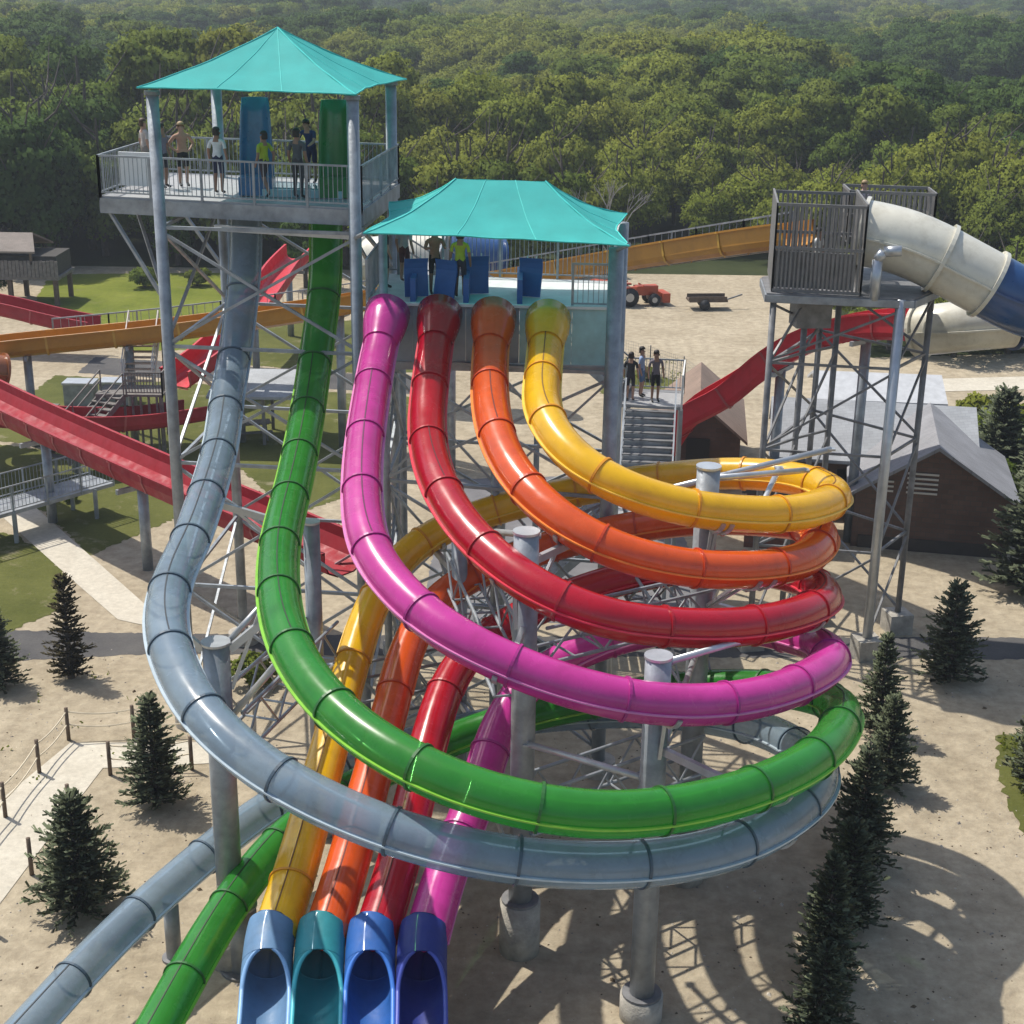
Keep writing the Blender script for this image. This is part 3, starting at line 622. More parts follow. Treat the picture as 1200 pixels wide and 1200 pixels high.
def big_tube(name, segs, r, label, ribs=True):
    """segs = list of (points, material, materialname)"""
    root = thing(name, label, 'water slide', (segs[0][0][0][0], segs[0][0][0][1], 0), 'big cream and blue raft tubes')
    for si, (pts, M) in enumerate(segs):
        P, L = resample(catmull(pts), .35); P = smooth_path(P, 3); T, Rr, U = frames(P)
        mb = MB(); sweep(mb, P, Rr, U, circle(r, 32)); rs = [[tuple(P[k]+Rr[k]*x+U[k]*y) for x, y in circle(r-.05, 32)] for k in range(len(P)-1, -1, -1)]; mb.rings(rs)
        s_ = mb.build('tube_section', M, root, True)
        for q in ((0, len(P)-1) if si == 0 else (len(P)-1,)):
            mb = MB(); rs = []
            for d_, rr in ((-.06,r-.05), (-.06,r+.1), (.06,r+.1), (.06,r-.05)): rs.append([tuple(P[q]+T[q]*d_+Rr[q]*x+U[q]*y) for x, y in circle(rr, 32)])
            rs.append(rs[0]); mb.rings(rs); mb.build('flange', M, s_)
        mb = MB()
        for s in (-1, 1): sweep(mb, P, Rr, U, [((r-.01)*s,-.03),((r+.09)*s,-.03),((r+.09)*s,.03),((r-.01)*s,.03)], True, True)
        mb.build('seam_lip', M, s_)
    return root
CREAM = fibreglass('cream_fibreglass', (.72,.69,.58), .12, 0, .3); BLUEF = fibreglass('blue_fibreglass', (.018,.075,.22), .1, 0, .3)
big_tube('raft_tube', [([(10.6,46.0,13.45),(11.8,45.6,13.25),(12.9,45.35,12.8)], CREAM), ([(12.9,45.35,12.8),(13.7,45.15,12.4),(14.35,45.05,12.08)], CREAM), ([(14.35,45.05,12.08),(15.6,45.0,11.5),(17.4,46.0,11.0),(18.6,47.6,10.7)], BLUEF)], 1.0, 'fat cream raft tube turning blue, leaving the cage on the right tower')
big_tube('raft_tube', [([(18.6,47.6,10.7),(18.7,49.2,10.45),(17.7,49.5,10.2),(16.6,49.2,10.05)], BLUEF), ([(16.6,49.2,10.05),(15.6,49.1,9.98),(14.8,49.1,9.9),(14.2,49.3,9.75),(13.8,49.8,9.6)], CREAM)], .85, 'lower cream raft tube with blue end, returning beneath the upper one')
big_tube('raft_tube', [([(-7.4,76,7.0),(-5.6,75.2,7.35),(-3.3,75,7.45)], CREAM), ([(-3.3,75,7.45),(-2.1,75.1,7.35),(-.9,75.5,7.1)], BLUEF)], 1.25, 'far cream and blue tube glimpsed beneath the lower teal canopy')
t = thing('raft_tube_post', 'steel post under the blue end of the raft tubes', 'post', (18.6,47.4,0)); MB().cyl((18.6,47.4,-.1),(18.6,47.4,9.7),.13,n=12).build('shaft', STEEL, t, True); MB().box((18.6,47.4,.1),(.8,.8,.6)).build('footing', CONC, t)

REDF = fibreglass('red_flume_gelcoat', (.33,.010,.022), .05, 0, .6, coat=.08); RED_LIP = mat('red_flume_lip', (.40,.06,.07), .4)
ORF = fibreglass('amber_flume_gelcoat', (.50,.22,.012), .08, 0, .35); OR_LIP = mat('amber_lip', (.6,.34,.05), .4)
BR_RED = fibreglass('bright_red_gelcoat', (.55,.012,.03), .08, 0, .5, coat=.15)
F1 = flume('red_flume', [(-25,62.6,3.9),(-20.94,58.6,3.6),(-16.5,54.1,3.45),(-12.03,49.75,3.3),(-8.3,46.4,3.1),(-5.2,43.7,2.9)], 1.9, .95, REDF, 'long straight dark red open flume crossing behind the tall tower at the left', 'red open flumes', 2.4, lip=RED_LIP, legs=(.12,.35,.6), two=False, rnd=.6)
flume('red_flume', [(-36,86,3.0),(-29.4,84.5,2.3),(-26.5,84,1.75),(-24,83.6,1.4)], 1.8, .8, REDF, 'dark red flume end at the far left edge, below the wooden hut', 'red open flumes', 3, lip=RED_LIP, legs=(.4,))
flume('red_flume', [(-16.6,71.6,1.5),(-15.4,74,2.1),(-14.5,77.5,2.9),(-14.0,82,3.4),(-13.8,88,3.9),(-13.3,92,4.3)], 1.7, .9, BR_RED, 'red flume climbing away behind the upper part of the tall tower', 'red open flumes', 3, lip=RED_LIP, legs=(.45,.9))
flume('red_flume', [(-23,61.6,2.5),(-19.6,62.2,2.1),(-16.8,63.6,1.75),(-14.6,66,1.5)], 1.7, .7, REDF, 'low red flume between the long red flume and the wooden stairs', 'red open flumes', 3, lip=RED_LIP, legs=(.4,))
flume('red_flume', [(15.2,52.2,8.75),(14.6,53.1,8.6),(13.3,55,8.2),(11.76,56.5,7.4),(10.36,57.5,6.25),(9.4,58,5.2),(8.4,58.3,4.35),(7.6,58.55,3.95),(6.9,58.95,3.1),(6.2,59.5,1.5),(5.6,60,.8)], 1.75, .95, BR_RED, 'bright red humped flume passing behind the right tower', 'red open flumes', 2.6, lip=RED_LIP, legs=(.25,.5))
FY = flume('amber_flume', [(9.3,49.2,12.5),(8.5,50.3,12.2),(4.36,56,10.45),(-1.56,62,8.25),(-5.85,65.5,6.9),(-9.45,67,5.95),(-15.73,67.2,4.95),(-22.49,66,4.4),(-24.5,65.5,4.2)], 1.5, .8, ORF, 'long amber open flume running across the park behind both platforms', None, 3.0, lip=OR_LIP, legs=(.45,.6,.72,.84,.95))
# maintenance walkway beside the amber flume
root, P, T, Rr, U = FY
wk = thing('flume_walkway', 'narrow railed walkway along the far side of the amber flume', 'walkway', (9,50,0))
off = -1.25 if (Rr[10][1] < 0) else 1.25
Q = [tuple(P[i]+Rr[i]*off) for i in range(3, len(P)-4, 5)]
mb = MB()
for a, b in zip(Q[:-1], Q[1:]): mb.beam((a[0],a[1],a[2]-.05), (b[0],b[1],b[2]-.05), .8, .08)
mb.build('walk_plate', STEEL, wk)
Q2 = [(x, y+.4, z) for x, y, z in Q]; railing(wk, [q for q in Q2], 1.1, .35, STEEL, True, .06, .022)
# red-orange coil of tube at the left edge
ORT = fibreglass('brown_orange_tube', (.33,.10,.02), .1, 0, .35)
big_tube('coil_tube', [([(-22.6,64.2,4.0),(-23.6,63.6,4.3),(-25.2,64.2,4.6),(-26,66,4.9),(-25,67.8,5.2)], ORT)], .75, 'brown-orange tube bend at the left edge beside the amber flume')

# ------------------------------------------------------------------ buildings
def brick_mat(name, c1, c2, mortar, sc=1.0):
    mt, n, out = new_mat(name); b = n.nodes.new('ShaderNodeBsdfPrincipled'); b.inputs['Roughness'].default_value = .85
    tc = n.nodes.new('ShaderNodeTexCoord'); mp = n.nodes.new('ShaderNodeMapping'); mp.inputs['Rotation'].default_value = (R(90), 0, 0)
    br = n.nodes.new('ShaderNodeTexBrick'); br.inputs['Color1'].default_value = (*c1,1); br.inputs['Color2'].default_value = (*c2,1); br.inputs['Mortar'].default_value = (*mortar,1)
    br.inputs['Scale'].default_value = sc; br.inputs['Brick Width'].default_value = .42; br.inputs['Row Height'].default_value = .2; br.inputs['Mortar Size'].default_value = .012
    n.links.new(tc.outputs['Object'], mp.inputs[0]); n.links.new(mp.outputs[0], br.inputs['Vector'])
    r2, n2 = noise_col(n, (.75,.72,.7), (1.1,1.1,1.1), .9, 7); mx = n.nodes.new('ShaderNodeMix'); mx.data_type = 'RGBA'; mx.blend_type = 'MULTIPLY'; mx.inputs[0].default_value = 1
    n.links.new(br.outputs[0], mx.inputs[6]); n.links.new(r2.outputs[0], mx.inputs[7]); n.links.new(mx.outputs[2], b.inputs['Base Color']); n.links.new(b.outputs[0], out.inputs[0]); return mt
def shingle_mat(name, c):
    mt, n, out = new_mat(name); b = n.nodes.new('ShaderNodeBsdfPrincipled'); b.inputs['Roughness'].default_value = .9
    tc = n.nodes.new('ShaderNodeTexCoord'); br = n.nodes.new('ShaderNodeTexBrick'); br.inputs['Scale'].default_value = 1
    br.inputs['Color1'].default_value = (*[x*.93 for x in c],1); br.inputs['Color2'].default_value = (*[x*1.06 for x in c],1); br.inputs['Mortar'].default_value = (*[x*.75 for x in c],1)
    br.inputs['Brick Width'].default_value = .3; br.inputs['Row Height'].default_value = .14; br.inputs['Mortar Size'].default_value = .006
    n.links.new(tc.outputs['Object'], br.inputs['Vector']); r2, _ = noise_col(n, (.8,)*3, (1.1,)*3, .7, 7); mx = n.nodes.new('ShaderNodeMix'); mx.data_type = 'RGBA'; mx.blend_type = 'MULTIPLY'; mx.inputs[0].default_value = 1
    n.links.new(br.outputs[0], mx.inputs[6]); n.links.new(r2.outputs[0], mx.inputs[7]); n.links.new(mx.outputs[2], b.inputs['Base Color']); n.links.new(b.outputs[0], out.inputs[0]); return mt
BRICK = brick_mat('brown_brick', (.10,.060,.046), (.135,.08,.06), (.085,.07,.06))
ROOFG = shingle_mat('grey_shingle', (.25,.25,.262)); ROOFL = shingle_mat('pale_grey_roof', (.36,.375,.39)); ROOFB = shingle_mat('brown_shingle', (.24,.17,.13))
DARK = mat('dark_opening', (.012,.012,.014), .4); TRIM = mat('cream_trim', (.50,.47,.42), .6)
def gable_house(name, label, x0, y0, w, d, rz, he, hr, wallm, roofm, over=.35, ridge='y', cat='building', vent=False, split=None):
    """rectangle w x d, front-left corner at (x0,y0), turned by rz; ridge along depth (y) or width (x)"""
    root = thing(name, label, cat, (x0, y0, 0)); k, q = math.cos(rz), math.sin(rz)
    def L(a, b, z): return (x0+a*k-b*q, y0+a*q+b*k, z)
    mb = MB(); cs = [(0,0),(w,0),(w,d),(0,d)]
    if ridge == 'y':
        mb.prism([L(0,0,0), L(w,0,0), L(w,0,he), L(w/2,0,hr), L(0,0,he)], Vector(L(0,d,0))-Vector(L(0,0,0)))
    else:
        mb.prism([L(0,0,0), L(0,0,he), L(0,d/2,hr), L(0,d,he), L(0,d,0)], Vector(L(w,0,0))-Vector(L(0,0,0)))
    mb.build('wall', wallm, root)
    o = over; t = .14
    for s in (0, 1):
        mb = MB()
        if ridge == 'y':
            sl = (hr-he)/(w/2); e = (-o, he-sl*o) if s == 0 else (w+o, he-sl*o); r_ = (w/2, hr)
            p = [L(e[0],-o,e[1]+.01), L(r_[0],-o,r_[1]+.01), L(r_[0],d+o,r_[1]+.01), L(e[0],d+o,e[1]+.01)]
        else:
            sl = (hr-he)/(d/2); e = (-o, he-sl*o) if s == 0 else (d+o, he-sl*o); r_ = (d/2, hr)
            p = [L(-o,e[0],e[1]+.01), L(w+o,e[0],e[1]+.01), L(w+o,r_[0],r_[1]+.01), L(-o,r_[0],r_[1]+.01)]
        mb.prism(p, (0,0,t)); rf = mb.build('roof', roofm, root)
    if vent:                                     # louvred vent in the gable
        for i in range(5):
            z = he+.12+i*.19; MB().box(L(w*.42,-.03,z), (1.15,.05,.07), rz).build('louvre_slat', TRIM, root)
            MB().box(L(w*.21,-.03,z), (.0001+.35*(i<3),.05,.07), rz).build('louvre_slat', TRIM, root) if i < 3 else None
    return root, L
g, L = gable_house('brick_building', 'brown brick building with grey shingle gable roof beside the right tower', 13.2, 54.5, 5.85, 6.0, -.2, 2.25, 4.15, BRICK, ROOFG, .3, 'y', vent=True)
MB().box(L(3.0,-.03,.25), (5.5,.06,.5), -.2).build('plinth', mat('dark_plinth',(.06,.05,.045),.9), g)
g, L = gable_house('long_shed', 'long low building with pale grey roof behind the right tower legs', 10.9, 58.6, 7.6, 5.4, -.16, 2.5, 4.0, mat('tan_wall',(.20,.13,.10),.85), ROOFL, .4, 'x')
MB().box(L(3.0,-.03,1.2), (1.2,.06,1.5), -.16).build('doorway', DARK, g); MB().box(L(1.0,-.03,1.5), (.9,.06,.8), -.16).build('window', DARK, g)
g, L = gable_house('white_building', 'white low building with dark doorway at the back right', 14.0, 66.0, 5.4, 4.0, -.1, 2.8, 3.5, mat('white_siding',(.55,.56,.56),.7), mat('white_roof',(.45,.46,.47),.6), .25, 'x')
MB().box(L(4.2,-.03,1.6), (.9,.06,1.6), -.1).build('doorway', DARK, g)
g, L = gable_house('brown_hut', 'brown shingled hut to the right of the queue stairs', 6.2, 62.0, 3.6, 6.5, -.12, 2.2, 3.7, BRICK, ROOFB, .3, 'y')
MB().box(L(1.8,-.03,1.1), (1.0,.06,2.0), -.12).build('doorway', DARK, g)
g, L = gable_house('brick_kiosk', 'small brick kiosk under the bright red flume', 9.0, 54.2, 2.7, 3.2, -.15, 2.3, 2.75, brick_mat('red_brick',(.17,.07,.05),(.21,.09,.065),(.12,.09,.08)), mat('dark_flat_roof',(.07,.065,.06),.9), .2, 'x')
MB().box(L(1.2,-.03,1.3), (1.4,.06,.9), -.15).build('serving_window', DARK, g)
# wooden hut on stilts at the far left
hut = thing('stilt_hut', 'weathered wooden hut on stilts at the far left edge', 'hut', (-33,98,0))
for x in (-36.5,-33.2,-30.2):
    for y in (97.4,100.6): MB().box((x,y,.9),(.28,.28,1.8)).build('stilt', WOOD_B, hut)
MB().box((-33.4,99,1.85),(7,3.8,.2)).build('floor_frame', WOOD_G, hut)
for i in range(28):
    MB().box((-36.75+i*.25,97.1,2.45+.02*(i%3)),(.22,.06,1.1)).build('plank', WOOD_G, hut)
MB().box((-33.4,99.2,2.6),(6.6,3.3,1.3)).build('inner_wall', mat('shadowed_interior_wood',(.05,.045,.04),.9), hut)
mb = MB(); mb.prism([(-37.2,96.8,3.55),(-31.2,96.8,3.55),(-31.8,98.6,4.5),(-37.2,98.6,4.5)], (0,0,.12)); mb.build('roof', shingle_mat('weathered_roof',(.26,.22,.19)), hut)
mb = MB(); mb.prism([(-37.2,100.9,3.55),(-37.2,98.6,4.5),(-31.8,98.6,4.5),(-31.2,100.9,3.55)], (0,0,.12)); mb.build('roof', ROOFB, hut)
for x in (-36.6,-31.6): MB().box((x,97.15,3.2),(.16,.16,.9)).build('roof_post', WOOD_B, hut)

# ------------------------------------------------------------------ stairs
def stair(root, a, b, w, n, mt, railm, open_=True, rail=True, side=None):
    """flight of n treads from a (top) to b (bottom); a,b = centre points"""
    A, B = Vector(a), Vector(b); d = (B-A); h = Vector((d.x,d.y,0)); L = h.length; h.normalize(); s = Vector((-h.y,h.x,0)); rz = math.atan2(h.y,h.x)
    for i in range(n):
        p = A.lerp(B, (i+.5)/n); MB().box(tuple(p), (L/n*1.12, w, .05), rz).build('tread', mt, root)
    for k in (-1, 1):
        MB().beam(A+s*(k*w/2)-Vector((0,0,.08)), B+s*(k*w/2)-Vector((0,0,.08)), .06, .26).build('stringer', railm, root)
        if rail:
            for hh in (.55, 1.0): MB().beam(A+s*(k*w/2)+Vector((0,0,hh)), B+s*(k*w/2)+Vector((0,0,hh)), .05).build('handrail', railm, root)
            m_ = max(2, n//4)
            for i in range(m_+1):
                p = A.lerp(B, i/m_)+s*(k*w/2); MB().beam(p-Vector((0,0,.1)), p+Vector((0,0,1.0)), .05).build('baluster', railm, root)
ws = thing('wooden_stairs', 'timber stairs with pale rails beneath the amber flume at the left', 'stairs', (-17,66,0))
stair(ws, (-17.2,68.2,5.0), (-17.1,65.9,3.1), 1.35, 9, WOOD_P, mat('cream_rail',(.62,.57,.52),.6), rail=True)
slab([(-18.6,64.2),(-15.6,64.2),(-15.6,65.9),(-18.6,65.9)], 3.05, .1).build('landing', WOOD_G, ws)
stair(ws, (-17.9,64.5,3.0), (-19.6,61.2,.9), 1.3, 11, WOOD_G, WOOD_G)
for x, y in ((-18.5,64.3),(-15.7,64.3),(-15.7,65.8),(-18.5,65.8),(-17.9,68.3),(-16.4,68.3)): MB().box((x,y,1.5 if y<66 else 2.5),(.16,.16,3.0 if y<66 else 5.0)).build('post', WOOD_G, ws)
railing(ws, [(-17.2,64.2,3.05),(-15.6,64.2,3.05),(-15.6,65.9,3.05)], 1.0, .13, WOOD_G, True, .06, .035)
for i in range(8): MB().beam((-18.4+i*.36,64.25,.1), (-18.4+i*.36,64.25,3.0), .09).build('skirt_board', WOOD_G, ws)

qs = thing('queue_stairs', 'grey steel queue stairs crowded with guests behind the lower platform', 'stairs', (4.6,50,0))
slab([(3.7,49.3),(5.7,49.0),(6.0,51.2),(4.0,51.5)], 7.0, .1).build('landing', DECK, qs)
stair(qs, (4.65,49.1,6.95), (4.3,45.9,4.6), 1.7, 13, STEEL_D, STEEL)
for i in range(13):
    p = lerp((4.65,49.1,6.95),(4.3,45.9,4.6),(i+1)/13); MB().box((p[0],p[1],p[2]-.0),(1.6,.03,.17),-.03).build('riser', STEEL, qs)
stair(qs, (4.0,50.5,7.1), (.9,51.2,9.6), 1.5, 14, STEEL_D, STEEL)
slab([(-.9,50.3),(.9,50.2),(1.0,52.0),(-.8,52.1)], 9.6, .1).build('landing', DECK, qs)
stair(qs, (-.8,51.2,9.7), (-3.0,48.6,11.6), 1.4, 11, STEEL_D, STEEL)
slab([(-3.9,41.8),(-2.4,41.7),(-2.2,48.6),(-3.8,48.7)], 11.9, .1).build('gangway', DECK, qs)
railing(qs, [(-2.3,42,11.9),(-2.2,48.5,11.9)], 1.05, .14)
railing(qs, [(6.0,51.2,7.0),(5.7,49.0,7.0)], 1.1, .13, WHITE); railing(qs, [(4.0,51.5,7.0),(6.0,51.2,7.0)], 1.1, .13)
for x, y, z in ((3.8,49.4,6.9),(5.7,49.1,6.9),(5.9,51.1,6.9),(4.1,51.4,6.9),(-.7,50.4,9.5),(.8,50.4,9.5),(.9,51.9,9.5),(-.7,52,9.5),(3.5,46,4.5),(5.1,46,4.5),(-3.7,48.5,11.8),(-2.3,48.5,11.8)):
    MB().beam((x,y,0),(x,y,z),.13).build('post', STEEL, qs)
slab([(3.3,43.9),(5.3,43.9),(5.3,45.9),(3.3,45.9)], 4.55, .1).build('landing', DECK, qs)
stair(qs, (3.3,44.9,4.5), (-1.2,44.9,.3), 1.5, 20, STEEL_D, STEEL)
# low footbridge at the left
fb = thing('footbridge', 'grey railed footbridge running off the left edge over the path', 'footbridge', (-19,55,0))
A0, B0 = Vector((-22.5,50.5,1.3)), Vector((-16.7,57.6,1.3)); sd_ = (B0-A0).normalized().cross(Vector((0,0,1)))*.8
slab([tuple((A0+sd_).xy), tuple((B0+sd_).xy), tuple((B0-sd_).xy), tuple((A0-sd_).xy)][::1], 1.3, .15).build('walk_plate', STEEL, fb)
railing(fb, [tuple(A0+sd_), tuple(B0+sd_)], 1.0, .16); railing(fb, [tuple(A0-sd_), tuple(B0-sd_)], 1.0, .16)
for t in (.1,.5,.9):
    for s_ in (sd_, -sd_): p = A0.lerp(B0,t)+s_; MB().beam((p.x,p.y,0),(p.x,p.y,1.25),.14).build('post', STEEL, fb)
# covered pavilion behind the straight runs
pv = thing('picnic_shelter', 'low grey-roofed shelter seen between the blue-grey and green straight tubes', 'shelter', (-11.5,70,0))
for x in (-13.6,-11.6,-9.6):
    for y in (66.8,69.4): MB().box((x,y,1.2),(.14,.14,2.4)).build('post', STEEL_D, pv)
mb = MB(); mb.prism([(-14.1,66.2,2.35),(-9.1,66.2,2.35),(-9.1,69.9,2.75),(-14.1,69.9,2.75)], (0,0,.12)); mb.build('roof', ROOFL, pv)
def picnic_table(x, y, rz, label):
    t = thing('picnic_table', label, 'table', (x,y,0), 'picnic tables'); k, q = math.cos(rz), math.sin(rz)
    def L(a,b,z): return (x+a*k-b*q, y+a*q+b*k, z)
    for i in range(4): MB().box(L(0,-.3+i*.2,.74),(1.8,.18,.04),rz).build('table_plank', WOOD_G, t)
    for s in (-1,1):
        for j in (0,1): MB().box(L(0,s*(.62+j*.17),.44),(1.8,.15,.04),rz).build('bench_plank', WOOD_G, t)
        for e in (-1,1): MB().beam(L(e*.65,s*.75,0), L(e*.65,s*.18,.72), .07).build('leg', STEEL_D, t)
        MB().beam(L(s*.65,-.8,.40), L(s*.65,.8,.40), .06).build('crossbar', STEEL_D, t)
picnic_table(-20.2,69.5,.1,'grey picnic table under the amber flume at the left'); picnic_table(-23.2,70.5,-.2,'grey picnic table nearest the left edge under the amber flume')
picnic_table(-12.4,68,.3,'picnic table inside the low grey-roofed shelter')
# umbrella-less storage boxes seen beneath the amber flume
for i,(x,y,w) in enumerate(((-22.0,73.5,1.5),(-20.2,73.8,1.6))):
    t = thing('storage_box', 'grey lidded storage box %s beneath the amber flume' % ('on the left' if i == 0 else 'on the right'), 'box', (x,y,0), 'storage boxes'); MB().box((x,y,.55),(w,1.0,1.1)).build('body', STEEL, t); MB().box((x,y,1.16),(w+.1,1.1,.1)).build('lid', STEEL_L, t)

# ------------------------------------------------------------------ rope fence
rf = thing('rope_fence', 'rope fence on brown wooden posts lining the lower-left path', 'fence', (-12.5,36,0))
def rope(p, q, z, sag=.1):
    mb = MB(); pr = None
    for i in range(9):
        t = i/8; c = Vector(lerp(p, q, t)); c.z = z-sag*4*t*(1-t)
        if pr is not None: mb.cyl(pr, c, .022, n=5)
        pr = c
    mb.build('rope', ROPE, rf)
outer = [(-13.15,31.4),(-12.98,33.7),(-12.8,36.0),(-12.54,37.9),(-10.73,38.1),(-8.9,38.2)]; inner = [(-8.7,36.3),(-10.85,35.95),(-11.3,33.65),(-11.5,31.1),(-11.75,28.8)]
for x, y in outer+inner:
    MB().cyl((x,y,-.1),(x,y,1.02),.06,.055,8).build('post', WOOD_B, rf, True)
for ln in (outer, inner[:2], ):
    for a, b in zip(ln[:-1], ln[1:]):
        for z in (.9,.5): rope((*a,0),(*b,0),z)
# wire fence by the dirt lot
wf = thing('wire_fence', 'thin wire fence on slim posts at the edge of the dirt lot', 'fence', (8,78,0)); fp = [(3.5,86),(5.6,84),(7.6,81.5),(9.2,79),(9.9,76)]
for x, y in fp: MB().cyl((x,y,0),(x,y,1.6),.035,n=6).build('post', STEEL_D, wf)
mb = MB()
for a, b in zip(fp[:-1], fp[1:]):
    for i in range(9): mb.beam((*a,.15+i*.17),(*b,.15+i*.17),.008)
    n_ = 16
    for i in range(n_): c = lerp(a,b,i/n_); mb.beam((*c,.1),(*c,1.55),.008)
mb.build('wire_mesh', STEEL_D, wf, kind='stuff')

# ------------------------------------------------------------------ work machines on the dirt lot
ORANGE_P = mat('orange_machine_paint', (.42,.065,.02), .4, 0, .15)
def tractor(x, y, rz, label, s=1.0):
    t = thing('tractor', label, 'tractor', (x,y,0), 'orange machines on the dirt lot'); k, q = math.cos(rz)*s, math.sin(rz)*s
    def L(a,b,z): return (x+a*k-b*q, y+a*q+b*k, z*s)
    MB().box(L(.55,0,.95),(1.5*s,.62*s,.6*s),rz).build('hood', ORANGE_P, t); MB().box(L(1.28,0,.9),(.06*s,.5*s,.45*s),rz).build('grille', RUBBER, t)
    MB().box(L(-.6,0,.85),(.9*s,.9*s,.25*s),rz).build('platform', STEEL_D, t); MB().box(L(-.75,0,1.15),(.45*s,.5*s,.12*s),rz).build('seat', RUBBER, t); MB().box(L(-.98,0,1.4),(.08*s,.5*s,.45*s),rz).build('seat_back', RUBBER, t)
    for s1 in (-1,1):
        MB().box(L(-.75,s1*.62,1.25),(1.0*s,.3*s,.1*s),rz).build('fender', ORANGE_P, t); MB().beam(L(-1.1,s1*.45,.9),L(-1.1,s1*.45,2.2),.07*s).build('roll_bar', STEEL_D, t)
        for a, r, w in ((-.75,.62,.32),(.95,.4,.24)):
            c = Vector(L(a,s1*.62,r)); ax = Vector((-math.sin(rz),math.cos(rz),0)); wh = MB().cyl(c-ax*w/2*s,c+ax*w/2*s,r*s,n=18).build('wheel', RUBBER, t, True)
            MB().cyl(c-ax*(w/2+.02)*s,c+ax*(w/2+.02)*s,r*s*.45,n=12).build('rim', TRIM, wh)
    MB().beam(L(-1.1,-.45,2.2),L(-1.1,.45,2.2),.07*s).build('roll_bar', STEEL_D, t)
    MB().box(L(1.75,0,.5),(.5*s,1.5*s,.6*s),rz).build('loader_bucket', ORANGE_P, t)
    for s1 in (-1,1): MB().beam(L(1.6,s1*.45,.55),L(.2,s1*.45,1.3),.1*s).build('loader_arm', ORANGE_P, t)
tractor(8.3,100.5,.25,'orange tractor parked on the dirt lot, the nearer machine',1.05); tractor(6.4,102.6,2.6,'orange machine half hidden behind the platform post',.95)
tr = thing('flatbed_trailer', 'low dark trailer lying on the sandy lot', 'trailer', (12.9,99.5,0))
MB().box((12.9,99.5,.62),(2.6,1.3,.14),.1).build('bed', WOOD_B, tr); MB().beam((14.2,99.6,.6),(15.3,99.75,.95),.09).build('drawbar', STEEL_D, tr)
for s1 in (-.7,.7): MB().cyl((12.7,99.5+s1-.1,.36),(12.7,99.5+s1+.1,.36),.36,n=14).build('wheel', RUBBER, tr, True)
for s1 in (-.6,.6): MB().box((12.9,99.5+s1,.8),(2.6,.06,.24),.1).build('side_board', WOOD_B, tr)

# ------------------------------------------------------------------ vegetation
def leaf_mat(name, dark, light, yell, trans=.36, objvar=True):
    mt, n, out = new_mat(name); b = n.nodes.new('ShaderNodeBsdfPrincipled'); b.inputs['Roughness'].default_value = .75; b.inputs['Specular IOR Level'].default_value = .06
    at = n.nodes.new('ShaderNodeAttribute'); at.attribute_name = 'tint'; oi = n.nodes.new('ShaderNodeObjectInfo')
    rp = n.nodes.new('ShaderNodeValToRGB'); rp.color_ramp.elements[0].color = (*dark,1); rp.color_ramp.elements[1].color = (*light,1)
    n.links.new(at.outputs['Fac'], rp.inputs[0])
    mx = n.nodes.new('ShaderNodeMix'); mx.data_type = 'RGBA'; mx.blend_type = 'MIX'
    mr = n.nodes.new('ShaderNodeMath'); mr.operation = 'MULTIPLY'; mr.inputs[1].default_value = .75 if objvar else .2
    n.links.new(oi.outputs['Random'], mr.inputs[0]); n.links.new(mr.outputs[0], mx.inputs[0])
    n.links.new(rp.outputs[0], mx.inputs[6]); 
    y2 = n.nodes.new('ShaderNodeValToRGB'); y2.color_ramp.elements[0].color = (*[x*.55 for x in yell],1); y2.color_ramp.elements[1].color = (*yell,1)
    n.links.new(at.outputs['Fac'], y2.inputs[0]); n.links.new(y2.outputs[0], mx.inputs[7])
    n.links.new(mx.outputs[2], b.inputs['Base Color'])
    t = n.nodes.new('ShaderNodeBsdfTranslucent'); n.links.new(mx.outputs[2], t.inputs[0]); ms = n.nodes.new('ShaderNodeMixShader'); ms.inputs[0].default_value = trans
    n.links.new(b.outputs[0], ms.inputs[1]); n.links.new(t.outputs[0], ms.inputs[2]); n.links.new(ms.outputs[0], out.inputs[0]); return mt
LEAF = [leaf_mat('broad_leaf_mid', (.075,.115,.016), (.155,.22,.036), (.22,.255,.042)), leaf_mat('broad_leaf_dark', (.034,.068,.015), (.082,.145,.032), (.105,.165,.034)), leaf_mat('broad_leaf_yellow', (.12,.15,.018), (.23,.275,.04), (.28,.29,.046))]
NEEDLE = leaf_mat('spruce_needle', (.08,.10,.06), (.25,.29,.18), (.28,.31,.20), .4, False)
NEEDLE_B = leaf_mat('juniper_needle', (.045,.038,.02), (.12,.105,.06), (.14,.12,.07), .35, False)
BARK = mat('bark', (.075,.06,.048), .9, 0, .3, 4); BARK_G = mat('dead_grey_bark', (.28,.26,.24), .9, 0, .2, 5)
def cards_mesh(name, C, A, B, tint, N=None):
    """quads centred at C with half-axes A and B (n,3)"""
    n = len(C); V = np.empty((n,4,3)); V[:,0] = C-A-B; V[:,1] = C+A-B; V[:,2] = C+A+B; V[:,3] = C-A+B
    me = bpy.data.meshes.new(name); me.vertices.add(4*n); me.vertices.foreach_set('co', V.astype(np.float32).ravel()); me.loops.add(4*n); me.loops.foreach_set('vertex_index', np.arange(4*n, dtype=np.int32))
    me.polygons.add(n); me.polygons.foreach_set('loop_start', np.arange(0,4*n,4,dtype=np.int32)); me.polygons.foreach_set('loop_total', np.full(n,4,dtype=np.int32))
    a = me.attributes.new('tint','FLOAT','FACE'); a.data.foreach_set('value', tint.astype(np.float32)); me.update(); me.validate()
    if N is not None:
        me.polygons.foreach_set('use_smooth', [True]*n); me.normals_split_custom_set_from_vertices(np.repeat(N, 4, axis=0).tolist())
    return me
def unit(v): return v/np.maximum(1e-9, np.linalg.norm(v, axis=1))[:,None]
